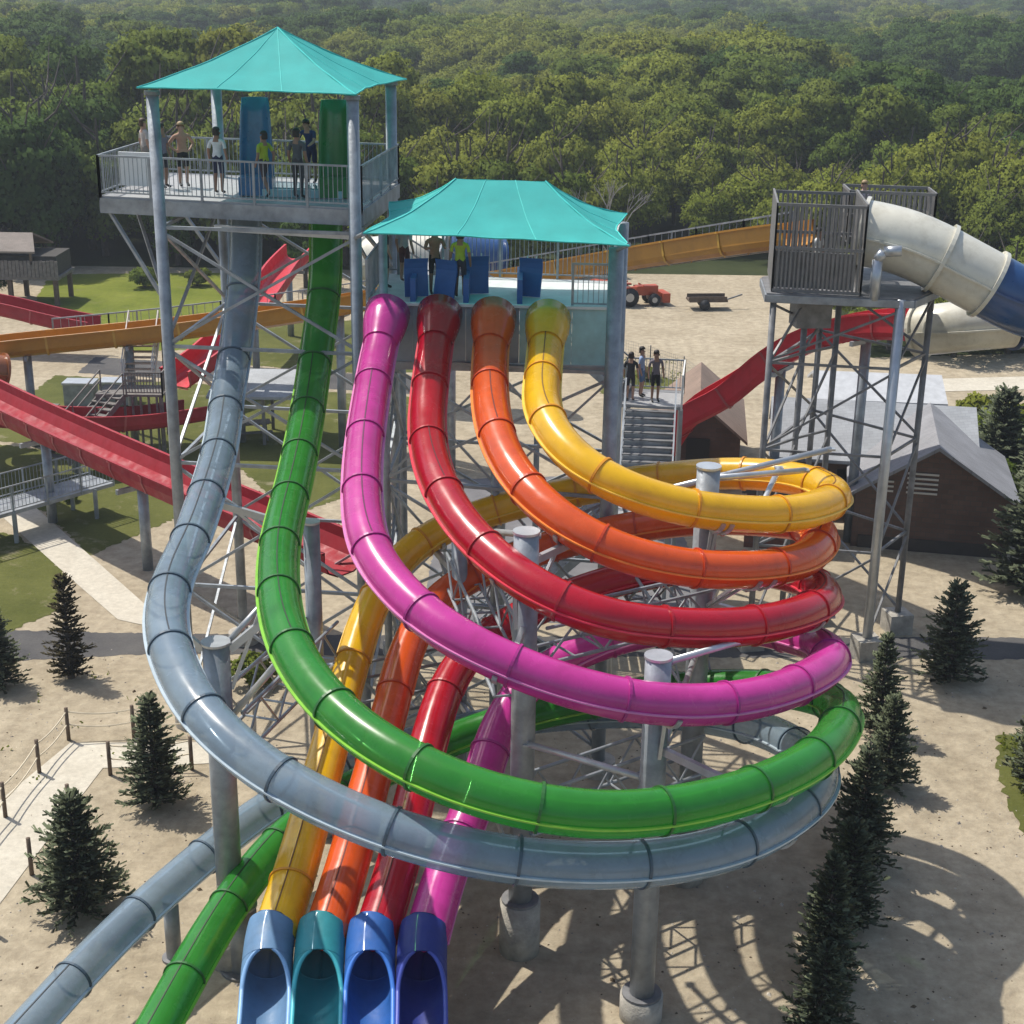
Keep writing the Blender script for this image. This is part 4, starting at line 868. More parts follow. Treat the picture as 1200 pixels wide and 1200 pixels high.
def crown(name, seed, rx, rz, zc, nl, nleaf, size, m_):
    g = np.random.default_rng(seed); lobes = []
    for i in range(nl):
        d = unit(g.normal(size=(1,3)))[0]; d[2] = d[2]*.9+.12; rr = g.uniform(.35,.78)
        lobes.append((d[0]*rx*rr, d[1]*rx*rr, zc+d[2]*rz*rr, g.uniform(.26,.46)*rx, g.random()))
    lobes.append((0,0,zc+rz*.25,rx*.55,.5)); Lb = np.array(lobes)
    w = Lb[:,3]**2; idx = g.choice(len(Lb), nleaf, p=w/w.sum()); d = unit(g.normal(size=(nleaf,3))); d[:,2] = np.where(d[:,2] < -.45, -d[:,2]*.5, d[:,2]); d = unit(d)
    bump = 1+.16*np.sin(d[:,0]*7+idx)*np.sin(d[:,1]*6+idx*2)+.1*np.sin(d[:,2]*11+idx)
    r = Lb[idx,3]*g.uniform(.72,1.06,nleaf)*bump; C = Lb[idx,:3]+d*r[:,None]*np.array([1,1,.82])
    keep = np.ones(nleaf, bool)
    for q in range(len(Lb)):
        dd = np.linalg.norm((C-Lb[q,:3])/np.array([1,1,.82]), axis=1); keep &= ~((dd < Lb[q,3]*.62) & (idx != q))
    C, d, idx = C[keep], d[keep], idx[keep]; n = len(C)
    nn = unit(d+g.normal(size=(n,3))*.6); a = unit(np.cross(nn, g.normal(size=(n,3)))); b = np.cross(nn, a); s = size*g.uniform(.5,1.25,n)
    tint = np.clip(.25+.45*Lb[idx,4]+g.normal(size=n)*.16, 0, 1)
    N = unit(d+unit(C-np.array([0,0,zc-rz*.5]))*.45+np.array([0,0,.3])+g.normal(size=(n,3))*.22); me = cards_mesh(name, C, a*(s*.5)[:,None], b*(s*.36)[:,None], tint, N); me.materials.append(m_); return me
def trunk(name, seed, h, r, rx, zc):
    g = random.Random(seed); mb = MB(); pts = [(0,0,-.3,r*1.3),(g.uniform(-.1,.1),g.uniform(-.1,.1),h*.25,r),(g.uniform(-.25,.25),g.uniform(-.25,.25),h*.55,r*.7),(g.uniform(-.3,.3),g.uniform(-.3,.3),h*.85,r*.3)]
    for p, q in zip(pts[:-1], pts[1:]): mb.cyl(p[:3], q[:3], p[3], q[3], 8, False)
    for i in range(7):
        t = g.uniform(.3,.75); a = g.uniform(0,6.28); z = h*t; L = rx*g.uniform(.45,.85); mid = (L*.5*math.cos(a), L*.5*math.sin(a), z+h*.09); e = (L*math.cos(a), L*math.sin(a), z+h*g.uniform(.15,.28))
        mb.cyl((0,0,z), mid, r*.42, r*.28, 6, False); mb.cyl(mid, e, r*.28, r*.08, 6, False)
    me = mb.mesh(name, (0,0,0), True); me.materials.append(BARK); return me
TREES = []          # unit-ish variants about 11 m tall
specs = [(11,4.3,3.9,7.2,24,14000,.27,0),(12,3.6,4.6,7.0,22,13500,.265,1),(13,4.8,3.6,7.0,26,14500,.27,2),(14,3.9,4.2,6.8,20,13500,.265,0),(15,4.4,4.4,6.9,28,14500,.265,1),(16,4.0,3.7,7.6,18,13000,.28,2)]
for s, rx, rz, zc, nl, nf, sz, mi in specs: TREES.append((crown('crown', s, rx, rz, zc, nl, nf, sz, LEAF[mi]), trunk('trunk', s, 10.5, .24, rx, zc), rx, mi))
g = np.random.default_rng(77)
def wood_clear(x, y):          # true where no tree may stand
    if y < 111 and -34 < x < -15: return True
    if y < 118 and 4 < x < 23: return True
    if y < 112 and -16 < x < 5: return y < 104
    return False
cand = []
y = 100.0
while y < 1500:
    sp = 4.9 if y < 260 else 4.9+(y-260)*.011
    hw = y*.37+14; x = -hw
    while x < hw:
        px, py = x+g.uniform(-.42,.42)*sp, y+g.uniform(-.42,.42)*sp
        if not wood_clear(px, py): cand.append((px, py))
        x += sp
    y += sp*.86
cand.sort(key=lambda c: c[1]-abs(c[0])*.05)
def forest_scale(x, y):
    # a hedge of low growth at the edge, an older stand behind; clearings of lower scrub further off
    f = g.uniform(.72,1.32)*(1.0+.12*math.sin(x*.07+y*.03)+.1*math.sin(y*.045-x*.05))
    if y < 104: f *= .5
    elif y < 109: f *= .75
    if x > 24 and y < 112: f *= .6
    if 150 < y < 235: f *= .82+.12*math.sin(x*.06)
    return f
def tree_kind(x, y):
    v = math.sin(x*.055+1.3)+.8*math.sin(y*.06+x*.03)+g.normal()*.55
    if y < 118 and -16 < x < 20: v -= 1.0
    return (1 if g.random() < .6 else 4) if v < -.45 else ((2 if g.random() < .6 else 5) if v > .55 else (0 if g.random() < .5 else 3))
KIND = {0:'mid-green', 1:'dark green', 2:'yellow-green', 3:'mid-green', 4:'dark green', 5:'yellow-green'}
ZONE = lambda x, y: ('behind the wooden hut and bright lawn' if x < -18 else 'behind the tall tower' if x < -2 else 'behind the lower teal canopy' if x < 9 else 'behind the dirt lot' if x < 24 else 'beyond the raft tubes')
NEAR = 300; FRONT = []; RANK = {}
for x, y in cand[:NEAR]:
    k = tree_kind(x, y); cr, tk, rx, mi = TREES[k]; s = forest_scale(x, y); rz = g.uniform(0, 6.28)
    row = 'front-row' if y < 112 else ('second-rank' if y < 122 else 'inner')
    t = thing('forest_tree', '%s %s broadleaf tree of the wood %s' % (KIND[k], row, ZONE(x, y)), 'tree', (x, y, terr(x, y) if y > 112 else 0), '%s %s trees %s' % (KIND[k], row, ZONE(x, y)))
    if y < 112: FRONT.append((x/y, KIND[k], t))
    else: RANK.setdefault((KIND[k], row, ZONE(x, y)), []).append((x/y, t))
    t.rotation_euler = (0, 0, rz); t.scale = (s*g.uniform(.72,.95), s*g.uniform(.72,.95), s)
    for me, nm in ((cr,'crown'), (tk,'trunk')):
        o = bpy.data.objects.new(nm, me); col.objects.link(o); o.parent = t
        if nm == 'crown' and y < 136: o.location.z = -2.8 if y > 108 else -3.3
ONES = ['','first','second','third','fourth','fifth','sixth','seventh','eighth','ninth','tenth','eleventh','twelfth','thirteenth','fourteenth','fifteenth','sixteenth','seventeenth','eighteenth','nineteenth']
TENS = {20:'twent',30:'thirt',40:'fort',50:'fift',60:'sixt',70:'sevent',80:'eight',90:'ninet'}
def ordinal(n): return ONES[n] if n < 20 else (TENS[n//10*10]+('ieth' if n % 10 == 0 else 'y-'+ONES[n % 10]))
for i, (_, kk, t) in enumerate(sorted(FRONT, key=lambda q: q[0])):
    if i < 98: t['label'] = '%s tree, %s from the left along the front edge of the wood' % (kk, ordinal(i+1))
for (kk, row, zn), lst in RANK.items():
    for i, (_, t) in enumerate(sorted(lst, key=lambda q: q[0])):
        t['label'] = '%s %s tree from the left, %s, %s' % (ordinal(i+1), kk, 'second rank' if row == 'second-rank' else 'inner wood', zn)
# the far wood, one mass
far = cand[NEAR:]; fm = bpy.data.meshes.new('far_wood_points'); nF = len(far)
fm.from_pydata([(x, y, terr(x, y)-.2) for x, y in far], [], [])
ak = fm.attributes.new('kind_index','INT','POINT'); ak.data.foreach_set('value', [tree_kind(x, y) for x, y in far])
asx = fm.attributes.new('tree_scale','FLOAT','POINT'); asx.data.foreach_set('value', [forest_scale(x, y)*(1+min(.5, max(0, (y-350)/1400))) for x, y in far])
arz = fm.attributes.new('turn','FLOAT','POINT'); arz.data.foreach_set('value', [float(v) for v in g.uniform(0, 6.28, nF)])
fo = bpy.data.objects.new('far_wood', fm); col.objects.link(fo); tag(fo, 'dense green wood stretching to the hazy horizon', 'wood'); fo['kind'] = 'stuff'
ng = bpy.data.node_groups.new('scatter_trees', 'GeometryNodeTree'); ng.interface.new_socket('Geometry', in_out='INPUT', socket_type='NodeSocketGeometry'); ng.interface.new_socket('Geometry', in_out='OUTPUT', socket_type='NodeSocketGeometry')
gi = ng.nodes.new('NodeGroupInput'); go = ng.nodes.new('NodeGroupOutput'); jn = ng.nodes.new('GeometryNodeJoinGeometry')
def named(nm, dt):
    a = ng.nodes.new('GeometryNodeInputNamedAttribute'); a.data_type = dt; a.inputs['Name'].default_value = nm; return a
nk, nsz, nrz = named('kind_index','INT'), named('tree_scale','FLOAT'), named('turn','FLOAT')
cx = ng.nodes.new('ShaderNodeCombineXYZ'); ng.links.new(nrz.outputs['Attribute'], cx.inputs['Z'])
src = {}
for o in bpy.data.objects:
    if o.name.startswith('crown') and o.data and o.data.name not in src: src[o.data.name] = o
for k, tt in enumerate(TREES):
    so_ = src.get(tt[0].name)
    if so_ is None: continue
    oi = ng.nodes.new('GeometryNodeObjectInfo'); oi.inputs['Object'].default_value = so_; oi.transform_space = 'ORIGINAL'
    try: oi.inputs['As Instance'].default_value = True
    except Exception: pass
    cmp_ = ng.nodes.new('FunctionNodeCompare'); cmp_.data_type = 'INT'; cmp_.operation = 'EQUAL'; cmp_.inputs[3].default_value = k; ng.links.new(nk.outputs['Attribute'], cmp_.inputs[2])
    ip = ng.nodes.new('GeometryNodeInstanceOnPoints'); ng.links.new(gi.outputs[0], ip.inputs['Points']); ng.links.new(cmp_.outputs[0], ip.inputs['Selection']); ng.links.new(oi.outputs['Geometry'], ip.inputs['Instance'])
    ng.links.new(cx.outputs[0], ip.inputs['Rotation']); ng.links.new(nsz.outputs['Attribute'], ip.inputs['Scale']); ng.links.new(ip.outputs[0], jn.inputs[0])
ng.links.new(jn.outputs[0], go.inputs[0]); md = fo.modifiers.new('scatter','NODES'); md.node_group = ng

# bare dead tree in front of the dark edge
dt = thing('dead_tree', 'bare pale dead tree in front of the dark wood', 'tree', (6.6,101.5,0)); mb = MB(); gd = random.Random(5)
def twig(p, d, L, r, lv):
    q = Vector(p)+Vector(d)*L; mb.cyl(p, q, r, r*.65, 6, False)
    if lv:
        for _ in range(3): twig(q, (Vector(d)+Vector((gd.uniform(-.7,.7),gd.uniform(-.3,.3),gd.uniform(-.25,.5)))).normalized(), L*gd.uniform(.6,.85), r*.62, lv-1)
twig((6.6,101.5,0), (.05,0,1), 2.6, .11, 4); mb.build('trunk', BARK_G, dt)

def spruce(name, seed, h, rb, m_, dens=1.0, ragged=.38, card=.17):
    g = np.random.default_rng(seed); C = []; A = []; B = []; tt = []; NN = []; mb = MB(); mb.cyl((0,0,-.1), (0,0,h*.96), .035*h, .008, 7, False)
    z = .05*h
    while z < h*.985:
        f = 1-z/h; L0 = rb*(f**.62)*(.92+.12*math.sin(z*9))*(1 if z > .15*h else .88); nb = int((5+6*f)*dens)+3; a0 = g.uniform(0,6.28)
        for i in range(nb):
            a = a0+6.283*i/nb+g.uniform(-.25,.25); L = L0*g.uniform(1-ragged,1+ragged)+.05; el = g.uniform(-.05,.35)+.5*(1-f)**2; dr = np.array([math.cos(a)*math.cos(el), math.sin(a)*math.cos(el), math.sin(el)])
            e = np.array([0,0,z])+dr*L; mb.cyl((0,0,z), tuple(e), .012+.008*f, .004, 4, False)
            n = int(6+L*16*dens)
            for q in range(n):
                t = .2+.8*(q+g.random())/n; p = np.array([0,0,z])+dr*L*t; sd = np.array([-dr[1],dr[0],0])*g.choice([-1,1]); v = dr*.75+sd*g.uniform(.2,.9)+np.array([0,0,g.uniform(-.15,.4)]); v /= np.linalg.norm(v)
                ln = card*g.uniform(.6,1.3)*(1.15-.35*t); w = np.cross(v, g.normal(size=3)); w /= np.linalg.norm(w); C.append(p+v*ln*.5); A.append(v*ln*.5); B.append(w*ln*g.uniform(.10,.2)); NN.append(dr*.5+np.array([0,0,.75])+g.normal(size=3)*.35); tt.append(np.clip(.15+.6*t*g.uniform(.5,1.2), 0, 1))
        z += h*.032*g.uniform(.8,1.25)+.03
    me = cards_mesh(name, np.array(C), np.array(A), np.array(B), np.array(tt), unit(np.array(NN))); me.materials.append(m_); tm = mb.mesh('trunk', (0,0,0), False); tm.materials.append(BARK); return me, tm
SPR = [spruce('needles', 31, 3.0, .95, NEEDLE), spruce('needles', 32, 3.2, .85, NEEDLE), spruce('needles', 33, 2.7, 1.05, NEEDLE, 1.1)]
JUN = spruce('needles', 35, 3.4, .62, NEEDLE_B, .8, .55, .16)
def conifer(v, x, y, s, label, rz=0, sw=1.0, grp='young conifers round the slides'):
    t = thing('conifer', label, 'tree', (x, y, 0), grp); t.rotation_euler = (0,0,rz); t.scale = (s*sw, s*sw*.93, s)
    for me, nm in zip(v, ('needles','trunk')): o = bpy.data.objects.new(nm, me); col.objects.link(o); o.parent = t
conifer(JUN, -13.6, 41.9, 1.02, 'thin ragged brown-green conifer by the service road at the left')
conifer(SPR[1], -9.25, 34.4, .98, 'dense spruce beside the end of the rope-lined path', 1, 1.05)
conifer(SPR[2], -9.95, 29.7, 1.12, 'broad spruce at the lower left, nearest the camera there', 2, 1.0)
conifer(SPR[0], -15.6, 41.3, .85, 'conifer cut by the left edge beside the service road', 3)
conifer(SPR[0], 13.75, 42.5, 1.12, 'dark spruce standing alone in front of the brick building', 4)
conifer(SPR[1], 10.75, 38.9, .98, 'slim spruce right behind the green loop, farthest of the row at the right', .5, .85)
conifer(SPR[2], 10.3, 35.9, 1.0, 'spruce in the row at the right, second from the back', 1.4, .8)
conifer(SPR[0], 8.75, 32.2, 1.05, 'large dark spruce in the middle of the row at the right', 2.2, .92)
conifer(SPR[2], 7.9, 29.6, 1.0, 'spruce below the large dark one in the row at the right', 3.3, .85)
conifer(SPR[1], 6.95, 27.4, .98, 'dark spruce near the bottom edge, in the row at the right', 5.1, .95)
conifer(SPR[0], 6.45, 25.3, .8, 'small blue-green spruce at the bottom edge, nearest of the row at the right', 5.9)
conifer(SPR[1], 18.6, 49.8, 1.7, 'tall loose conifer cut by the right edge beside the brick building', .3, 1.15)
conifer(SPR[2], 21.3, 62.5, 1.6, 'conifer in the thicket behind the brick building', .9, 1.1)
conifer(SPR[0], 22.6, 59.5, 1.7, 'conifer at the right edge of the thicket behind the brick building', 2.9, 1.1)
conifer(SPR[0], 14.4, 36.0, .95, 'conifer at the right edge by the small lawn', 2.0)
# shrubs
BUSH = crown('leaves', 41, 1.2, .8, .75, 14, 3200, .16, LEAF[0]); BUSH2 = crown('leaves', 42, 1.1, .7, .7, 12, 3000, .15, LEAF[2])
def shrub(me, x, y, s, label, grp):
    t = thing('shrub', label, 'shrub', (x,y,0), grp); t.scale = (s,s,s); t.rotation_euler = (0,0,x*3.1); o = bpy.data.objects.new('leaves', me); col.objects.link(o); o.parent = t
    m_ = MB()
    for i in range(5): a = i*1.26; m_.cyl((0,0,-.1),(.35*math.cos(a),.35*math.sin(a),.7),.03,.012,5,False)
    me2 = m_.mesh('stems'); me2.materials.append(BARK); o = bpy.data.objects.new('stems', me2); col.objects.link(o); o.parent = t
for i, (x, y, s) in enumerate([(20.4,60.2,1.1),(22.8,70.5,1.4),(21.8,66,1.5),(23.6,68,1.6),(24.2,63.8,1.4),(26.5,69.5,1.7),(26,65.5,1.4),(28,71.5,1.5)]): shrub((BUSH,BUSH2)[i % 2], x, y, s, ('mid-green' if i % 2 == 0 else 'yellow-green')+' bush, '+('farthest left','farthest left','second from the left','second from the left','third from the left','third from the left','last at the right','last at the right')[i]+' of its colour behind the brick building', 'bushes in the right thicket')
for x, y, s, l in [(-13.1,57.5,.3,'small dark shrub on the lawn under the long red flume'),(-18.3,58.4,.3,'low shrub at the foot of the footbridge'),(-7.9,41.6,.6,'shrub at the foot of the tall tower'),(-26,104,.9,'bush at the back of the bright lawn'),(-22.5,105,.8,'bush on the bright lawn before the wood'),(7.4,80,.5,'weedy shrub by the wire fence')]: shrub(BUSH, x, y, s, l, None)
# rough growth beyond the raft tubes
for i, (x, y, sc) in enumerate([(22.5,88,.55),(26,86.5,.6),(29.5,87.5,.62),(33,89,.7),(24.5,92,.7),(28,93,.75),(31.5,94,.7),(36,93.5,.8),(22.8,96.5,.75),(27,98.5,.8),(34.5,99,.85)]):
    k = (0,2,3,5,0,1)[i % 6]; cr, tk, rx, mi = TREES[k]; t = thing('forest_tree', '%s low tree, %s from the left in the growth right behind the raft tubes' % (KIND[k], ordinal(i+1)), 'tree', (x,y,0), 'low trees behind the raft tubes'); t.scale = (sc,sc,sc*.9); t.rotation_euler = (0,0,i*1.3)
    for me, nm in ((cr,'crown'),(tk,'trunk')):
        o = bpy.data.objects.new(nm, me); col.objects.link(o); o.parent = t
        if nm == 'crown': o.location.z = -3.2
# tufts of grass
def tufts(name, polys, dens, label, seed, hgt=.14, m_=None):
    g = np.random.default_rng(seed); C = []; A = []; B = []; 
    for (x0,x1,y0,y1), inside in polys:
        n = int((x1-x0)*(y1-y0)*dens); X = g.uniform(x0,x1,n); Y = g.uniform(y0,y1,n)
        for x, y in zip(X, Y):
            if inside(x, y):
                h = hgt*g.uniform(.5,1.4); a = g.uniform(0,6.28); C.append((x,y,h*.5)); A.append((math.cos(a)*.03,math.sin(a)*.03,0)); B.append((g.uniform(-.04,.04),g.uniform(-.04,.04),h*.5))
    me = cards_mesh(name, np.array(C), np.array(A), np.array(B), g.random(len(C))); me.materials.append(m_ or LEAF[2]); o = bpy.data.objects.new(name, me); col.objects.link(o); tag(o, label, 'grass'); o['kind'] = 'stuff'
tufts('weeds', [((5.5,9.6,77,85), lambda x,y: math.sin(x*1.1+y)*math.sin(y*.7) > -.5), ((-17,-10,33,45), lambda x,y: math.sin(x*2.1)*math.sin(y*1.9) > .8)], 14, 'scattered weeds and tufts on the sand', 5, .07)
tufts('lawn_grass', [((13.5,18,30,39), lambda x,y: x > 13.6+max(0,(y-33))*.1)], 60, 'short grass of the lawns', 6, .1)

# stones and litter lying on the sand
gp = np.random.default_rng(9); mb = MB()
for _ in range(5200):
    x, y = gp.uniform(-16,17), gp.uniform(19,44)
    if gp.random() > .35+.65*(math.sin(x*.8+y*.5)*math.sin(y*.9-x*.3) > .1): continue
    r = gp.uniform(.012,.045)*(1+1.2*(gp.random() < .05)); a = gp.uniform(0,6.28); k, q = math.cos(a)*r, math.sin(a)*r
    mb.cur = int(gp.integers(0,3)); mb.add([(x+k,y+q,0),(x-q*.7,y+k*.7,0),(x-k,y-q,0),(x+q*.7,y-k*.7,0),(x+k*.1,y,r*.7)], [(0,1,4),(1,2,4),(2,3,4),(3,0,4)])
o = mb.build('pebbles', [mat('grey_stone',(.22,.20,.18),.9), mat('pale_stone',(.48,.43,.36),.9), mat('dead_leaf',(.10,.07,.04),.9)]); tag(o, 'small stones and dry leaves scattered over the sand', 'pebbles'); o['kind'] = 'stuff'
# ------------------------------------------------------------------ people
SKIN = [mat('skin_light',(.42,.24,.17),.55), mat('skin_tan',(.27,.15,.10),.55), mat('skin_dark',(.11,.06,.04),.55)]; HAIR = [mat('dark_hair',(.015,.011,.009),.6), mat('brown_hair',(.06,.035,.02),.6), mat('fair_hair',(.32,.22,.11),.6)]
def cloth(c): return mat('cloth', c, .85, 0, .12, 8)
def person(loc, rz, label, shirt, shorts, skin=0, hair=0, pose='stand', h=1.74, long=False, sk=None):
    t = thing('person', label, 'person', loc); s = h/1.74
    J = {'pel':(0,0,.95,.135),'sp':(0,.0,1.13,.125),'ch':(0,0,1.33,.15),'nk':(0,.01,1.47,.062),'hd':(0,.0,1.56,.085),'ht':(0,.0,1.67,.09),
         'hl':(-.09,0,.9,.095),'hr':(.09,0,.9,.095),'kl':(-.1,-.02,.5,.062),'kr':(.1,-.02,.5,.062),'al':(-.1,.02,.09,.042),'ar':(.1,.02,.09,.042),'tl':(-.11,-.14,.035,.036),'tr':(.11,-.14,.035,.036),
         'sl':(-.19,0,1.40,.062),'sr':(.19,0,1.40,.062),'el':(-.25,.03,1.13,.045),'er':(.25,.03,1.13,.045),'wl':(-.26,-.06,.89,.033),'wr':(.26,-.06,.89,.033),'fl':(-.26,-.09,.80,.026),'fr':(.26,-.09,.80,.026)}
    if pose == 'walk': J.update({'kl':(-.1,-.16,.52,.062),'al':(-.1,-.1,.1,.042),'tl':(-.1,-.26,.05,.036),'kr':(.1,.08,.5,.062),'ar':(.1,.26,.13,.042),'tr':(.1,.14,.04,.036),'el':(-.25,.14,1.15,.045),'wl':(-.24,.1,.92,.033),'fl':(-.24,.06,.84,.026)})
    if pose == 'carry': J.update({'el':(-.27,-.06,1.2,.045),'wl':(-.2,-.28,1.25,.033),'fl':(-.17,-.36,1.28,.026),'er':(.27,-.06,1.2,.045),'wr':(.2,-.28,1.25,.033),'fr':(.17,-.36,1.28,.026)})
    if pose == 'lean': J.update({'ch':(0,-.14,1.3,.15),'sp':(0,-.06,1.12,.125),'nk':(0,-.2,1.43,.06),'hd':(0,-.25,1.5,.085),'ht':(0,-.29,1.6,.09),'sl':(-.19,-.16,1.36,.062),'sr':(.19,-.16,1.36,.062),'el':(-.24,-.3,1.14,.045),'er':(.24,-.3,1.14,.045),'wl':(-.2,-.48,1.06,.033),'wr':(.2,-.48,1.06,.033),'fl':(-.19,-.56,1.04,.026),'fr':(.19,-.56,1.04,.026)})
    if pose == 'hips': J.update({'el':(-.36,.08,1.16,.045),'wl':(-.2,-.03,1.0,.033),'fl':(-.14,-.08,.99,.026),'er':(.36,.08,1.16,.045),'wr':(.2,-.03,1.0,.033),'fr':(.14,-.08,.99,.026)})
    E_ = [('pel','sp'),('sp','ch'),('ch','nk'),('nk','hd'),('hd','ht'),('pel','hl'),('pel','hr'),('hl','kl'),('hr','kr'),('kl','al'),('kr','ar'),('al','tl'),('ar','tr'),('ch','sl'),('ch','sr'),('sl','el'),('sr','er'),('el','wl'),('er','wr'),('wl','fl'),('wr','fr')]
    ks = list(J); me = bpy.data.meshes.new('body'); me.from_pydata([tuple(c*s for c in J[k][:3]) for k in ks], [(ks.index(a), ks.index(b)) for a, b in E_], [])
    ob = bpy.data.objects.new('body', me); col.objects.link(ob); md = ob.modifiers.new('skin','SKIN'); md.use_smooth_shade = True
    for i, k in enumerate(ks):
        r = J[k][3]*s; me.skin_vertices[0].data[i].radius = (r, r*(.78 if k in ('ch','sp','pel') else 1)); me.skin_vertices[0].data[i].use_root = (k == 'pel')
    sb = ob.modifiers.new('sub','SUBSURF'); sb.levels = 1; sb.render_levels = 1
    dg = bpy.context.evaluated_depsgraph_get(); m2 = bpy.data.meshes.new_from_object(ob.evaluated_get(dg)); ob.modifiers.clear(); ob.data = m2
    m2.materials.clear()
    for mm in (SKIN[skin], cloth(shirt), cloth(shorts), RUBBER): m2.materials.append(mm)
    seg = [(np.array(J[a][:3])*s, np.array(J[b][:3])*s, a, b) for a, b in E_]
    SA = np.array([q[0] for q in seg]); SB = np.array([q[1] for q in seg]); SD = SB-SA; SL2 = (SD*SD).sum(1)
    for p in m2.polygons:
        c = np.array(p.center); F_ = np.clip(((c-SA)*SD).sum(1)/SL2, 0, 1); dd = np.linalg.norm(c-(SA+SD*F_[:,None]), axis=1); bi = int(dd.argmin())
        a, b, f = seg[bi][2], seg[bi][3], F_[bi]
        mi = 0
        if (a, b) in (('pel','sp'),('sp','ch')) or a == 'ch' and b != 'nk': mi = 1
        if (a, b) == ('ch','nk') and f < .5: mi = 1
        if a in ('sl','sr') and f < .7: mi = 1
        if a == 'pel' and b in ('hl','hr') or (a, b) == ('pel','sp') and f < .25: mi = 2
        if a in ('hl','hr') and (long or f < .8): mi = 2
        if a in ('kl','kr') and (long or f > 2): mi = 2
        if a in ('al','ar'): mi = 3
        p.material_index = mi; p.use_smooth = True
    ob.parent = t
    hc = np.array(J['ht'][:3])*s; h0 = np.array(J['hd'][:3])*s; mb = MB(); rs = []
    for i in range(6):
        f = i/5; z = .10*math.sin(f*1.55); r = .099*math.cos(f*1.5)+.004; rs.append([(hc[0]+r*math.cos(a)*s, hc[1]+.022+r*1.08*math.sin(a)*s, hc[2]+.012+z*s) for a in np.linspace(0,6.283,13)[:-1]])
    mb.rings(rs, True, True); rs = [[(hc[0]+.103*math.cos(a)*s, hc[1]+.03+.095*math.sin(a)*s, hc[2]-zz*s) for a in np.linspace(.2,2.94,9)] for zz in (-.02,.05,.12)]; mb.rings(rs, False)
    hm = mb.mesh('hair', (0,0,0), True); hm.materials.append(HAIR[hair]); ho = bpy.data.objects.new('hair', hm); col.objects.link(ho); ho.parent = t
    mb = MB(); fy = h0[1]-.085*s; mb.add([(h0[0]-.014,fy,h0[2]+.03),(h0[0]+.014,fy,h0[2]+.03),(h0[0],fy-.028,h0[2]+.03),(h0[0],fy+.005,h0[2]+.075)], [(0,2,3),(2,1,3),(0,1,2)])
    for e in (-1,1): mb.box((h0[0]+e*.1*s,h0[1]+.01,h0[2]+.05*s),(.02,.045,.06))
    fm_ = mb.mesh('face_features'); fm_.materials.append(SKIN[skin]); f_ = bpy.data.objects.new('face_features', fm_); col.objects.link(f_); f_.parent = t
    t.rotation_euler = (0,0,rz); return t
D1, D2 = 15.01, 12.8
person((-10.55,43.3,D1), 2.2, 'person in a pale top farthest left on the high deck', (.45,.40,.36), (.25,.22,.2), 0, 1, 'stand')
person((-9.75,42.0,D1), 1.2, 'person in a grey-violet top behind the left post of the high deck', (.17,.15,.20), (.03,.03,.04), 1, 0, 'stand')
person((-9.3,42.4,D1), .5, 'bare-backed person in black shorts on the high deck', (.42,.24,.17), (.012,.012,.015), 0, 2, 'hips')
person((-8.05,41.0,D1), 2.9, 'person in a white shirt and navy shorts on the high deck', (.60,.60,.62), (.02,.025,.06), 1, 0, 'stand')
person((-6.72,40.5,D1), -2.2, 'person in a yellow-green shirt beside the blue start shell', (.35,.42,.03), (.06,.045,.05), 1, 0, 'walk', 1.7)
person((-5.8,40.3,D1), 2.7, 'person in charcoal shirt and long trousers between the two start shells', (.08,.085,.095), (.05,.05,.055), 1, 0, 'stand', 1.8, True)
person((-5.62,41.75,D1+.22), -.35, 'person in navy leaning beside the green start shell', (.02,.04,.13), (.02,.03,.08), 0, 0, 'lean', 1.78)
person((-2.1,38.75,D2), .3, 'bare-chested person in black shorts waiting on the lower platform', (.27,.15,.10), (.012,.012,.015), 1, 0, 'carry', 1.75)
person((-1.42,38.3,D2), 3.0, 'person in a yellow-green shirt on the lower platform', (.36,.44,.04), (.03,.03,.05), 1, 0, 'stand', 1.72)
person((-3.45,39.5,D2), 2.0, 'person in dark clothes at the left of the lower platform', (.05,.035,.04), (.03,.03,.04), 0, 0, 'stand', 1.7)
person((-3.0,40.3,D2), 2.6, 'person in a pale shirt at the back left of the lower platform', (.5,.48,.47), (.12,.05,.05), 0, 1, 'stand', 1.68)
person((4.0,49.75,7.0), 2.8, 'person in a dark shirt, left of three at the top of the queue stairs', (.03,.03,.035), (.03,.03,.04), 0, 0, 'stand', 1.7)
person((4.42,50.3,7.0), 1.2, 'person in a white and blue top, middle of three atop the queue stairs', (.30,.38,.55), (.10,.17,.30), 0, 0, 'stand', 1.76)
person((4.85,49.7,7.0), .2, 'person in grey shirt and black shorts, right of three atop the queue stairs', (.14,.12,.14), (.012,.012,.016), 1, 0, 'stand', 1.78)
for i, (a, c, d) in enumerate([(.12,(.5,.5,.5),'white'),(.34,(.03,.035,.05),'navy'),(.55,(.22,.05,.06),'dark red'),(.78,(.35,.36,.38),'light grey')]):
    p = lerp((4.0,50.5,7.1),(.9,51.2,9.6),a); person((p[0],p[1],p[2]+.03), -1.4+.4*i, 'person in a %s shirt standing on the upper flight of the queue stairs' % d, c, (.05,.05,.07), i % 2, i % 2, 'stand', 1.62+.05*i)
person((11.15,48.6,12.9), .4, 'person in a pale top with head showing above the cage of the right tower', (.5,.45,.5), (.1,.1,.12), 0, 2, 'stand', 1.78)
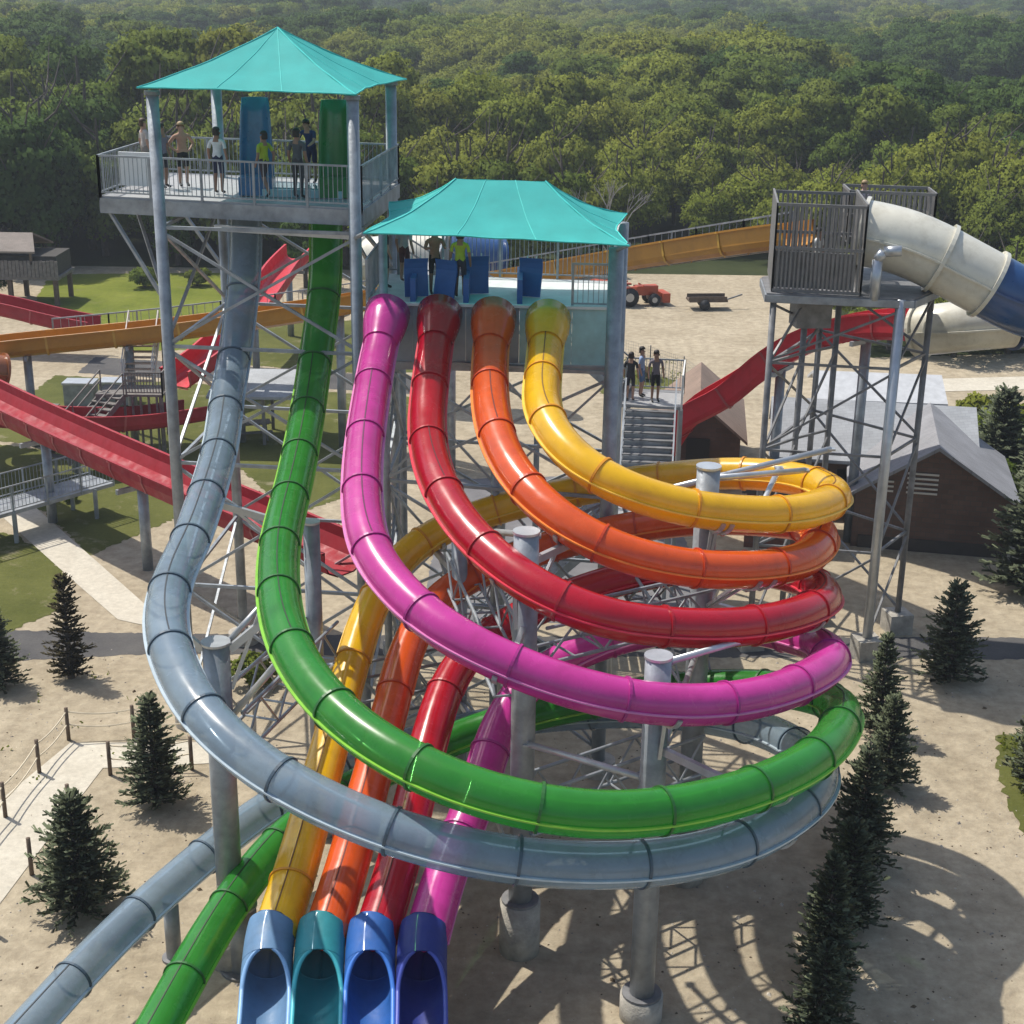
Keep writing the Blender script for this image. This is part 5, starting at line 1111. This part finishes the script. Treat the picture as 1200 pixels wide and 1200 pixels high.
person((9.3,46.0,11.8), .8, 'person in a white shirt inside the picket cage of the right tower', (.65,.65,.62), (.1,.1,.12), 1, 0, 'stand', 1.75)
person((3.3,25.1,.0), 1.0, 'person in black standing in the shade beneath the blue-grey loop', (.012,.012,.014), (.012,.012,.016), 2, 0, 'walk', 1.7) if False else None
# riding mats
def ride_mat(x, y, z, rz, tilt, label):
    mb = MB(); pr = []
    for i in range(9):
        v = i/8; pr.append([(-.31,-.02,v*.98),(.31,-.02,v*.98),(.31,.03,v*.98),(-.31,.03,v*.98)])
    for i, ring in enumerate(pr):
        b = .12*max(0,(i-5)/3)**2; pr[i] = [(a, c-b, d) for a, c, d in ring]
    mb.rings(pr, True, True); me = mb.mesh('riding_mat'); me.materials.append(BLUE_PAD); o = bpy.data.objects.new('riding_mat', me); col.objects.link(o); o.location = (x,y,z); o.rotation_euler = (tilt,0,rz); tag(o, label, 'mat', 'blue riding mats on the lower platform')
    mb = MB()
    for s in (-1,1): mb.cyl((s*.12,-.05,.95),(s*.12,-.05,1.05),.018,n=6)
    m3 = mb.mesh('grip'); m3.materials.append(WHITE); o2 = bpy.data.objects.new('grip', m3); col.objects.link(o2); o2.parent = o
ride_mat(-2.55,38.4,12.8,.3,-.12,'blue riding mat carried upright, leftmost on the lower platform'); ride_mat(-1.85,38.2,12.8,-.5,-.25,'blue riding mat leaning before the bare-chested person'); ride_mat(-1.0,38.9,12.8,.2,-.1,'blue riding mat standing behind the yellow-green shirt'); ride_mat(.35,38.6,12.8,-.3,-.3,'blue riding mat at the right, above the orange tube mouth')

# ------------------------------------------------------------------ air
hz, hn, hout = new_mat('haze_air'); pv_ = hn.nodes.new('ShaderNodeVolumePrincipled'); pv_.inputs['Color'].default_value = (.80,.88,.97,1); pv_.inputs['Density'].default_value = .00046; pv_.inputs['Anisotropy'].default_value = .2
hn.links.new(pv_.outputs[0], hout.inputs['Volume'])
mb = MB(); mb.box((0,1450,34), (4800,3300,76)); ho = mb.build('haze', hz); ho['kind'] = 'stuff'; tag(ho, 'thin summer haze over the whole park and wood', 'haze')
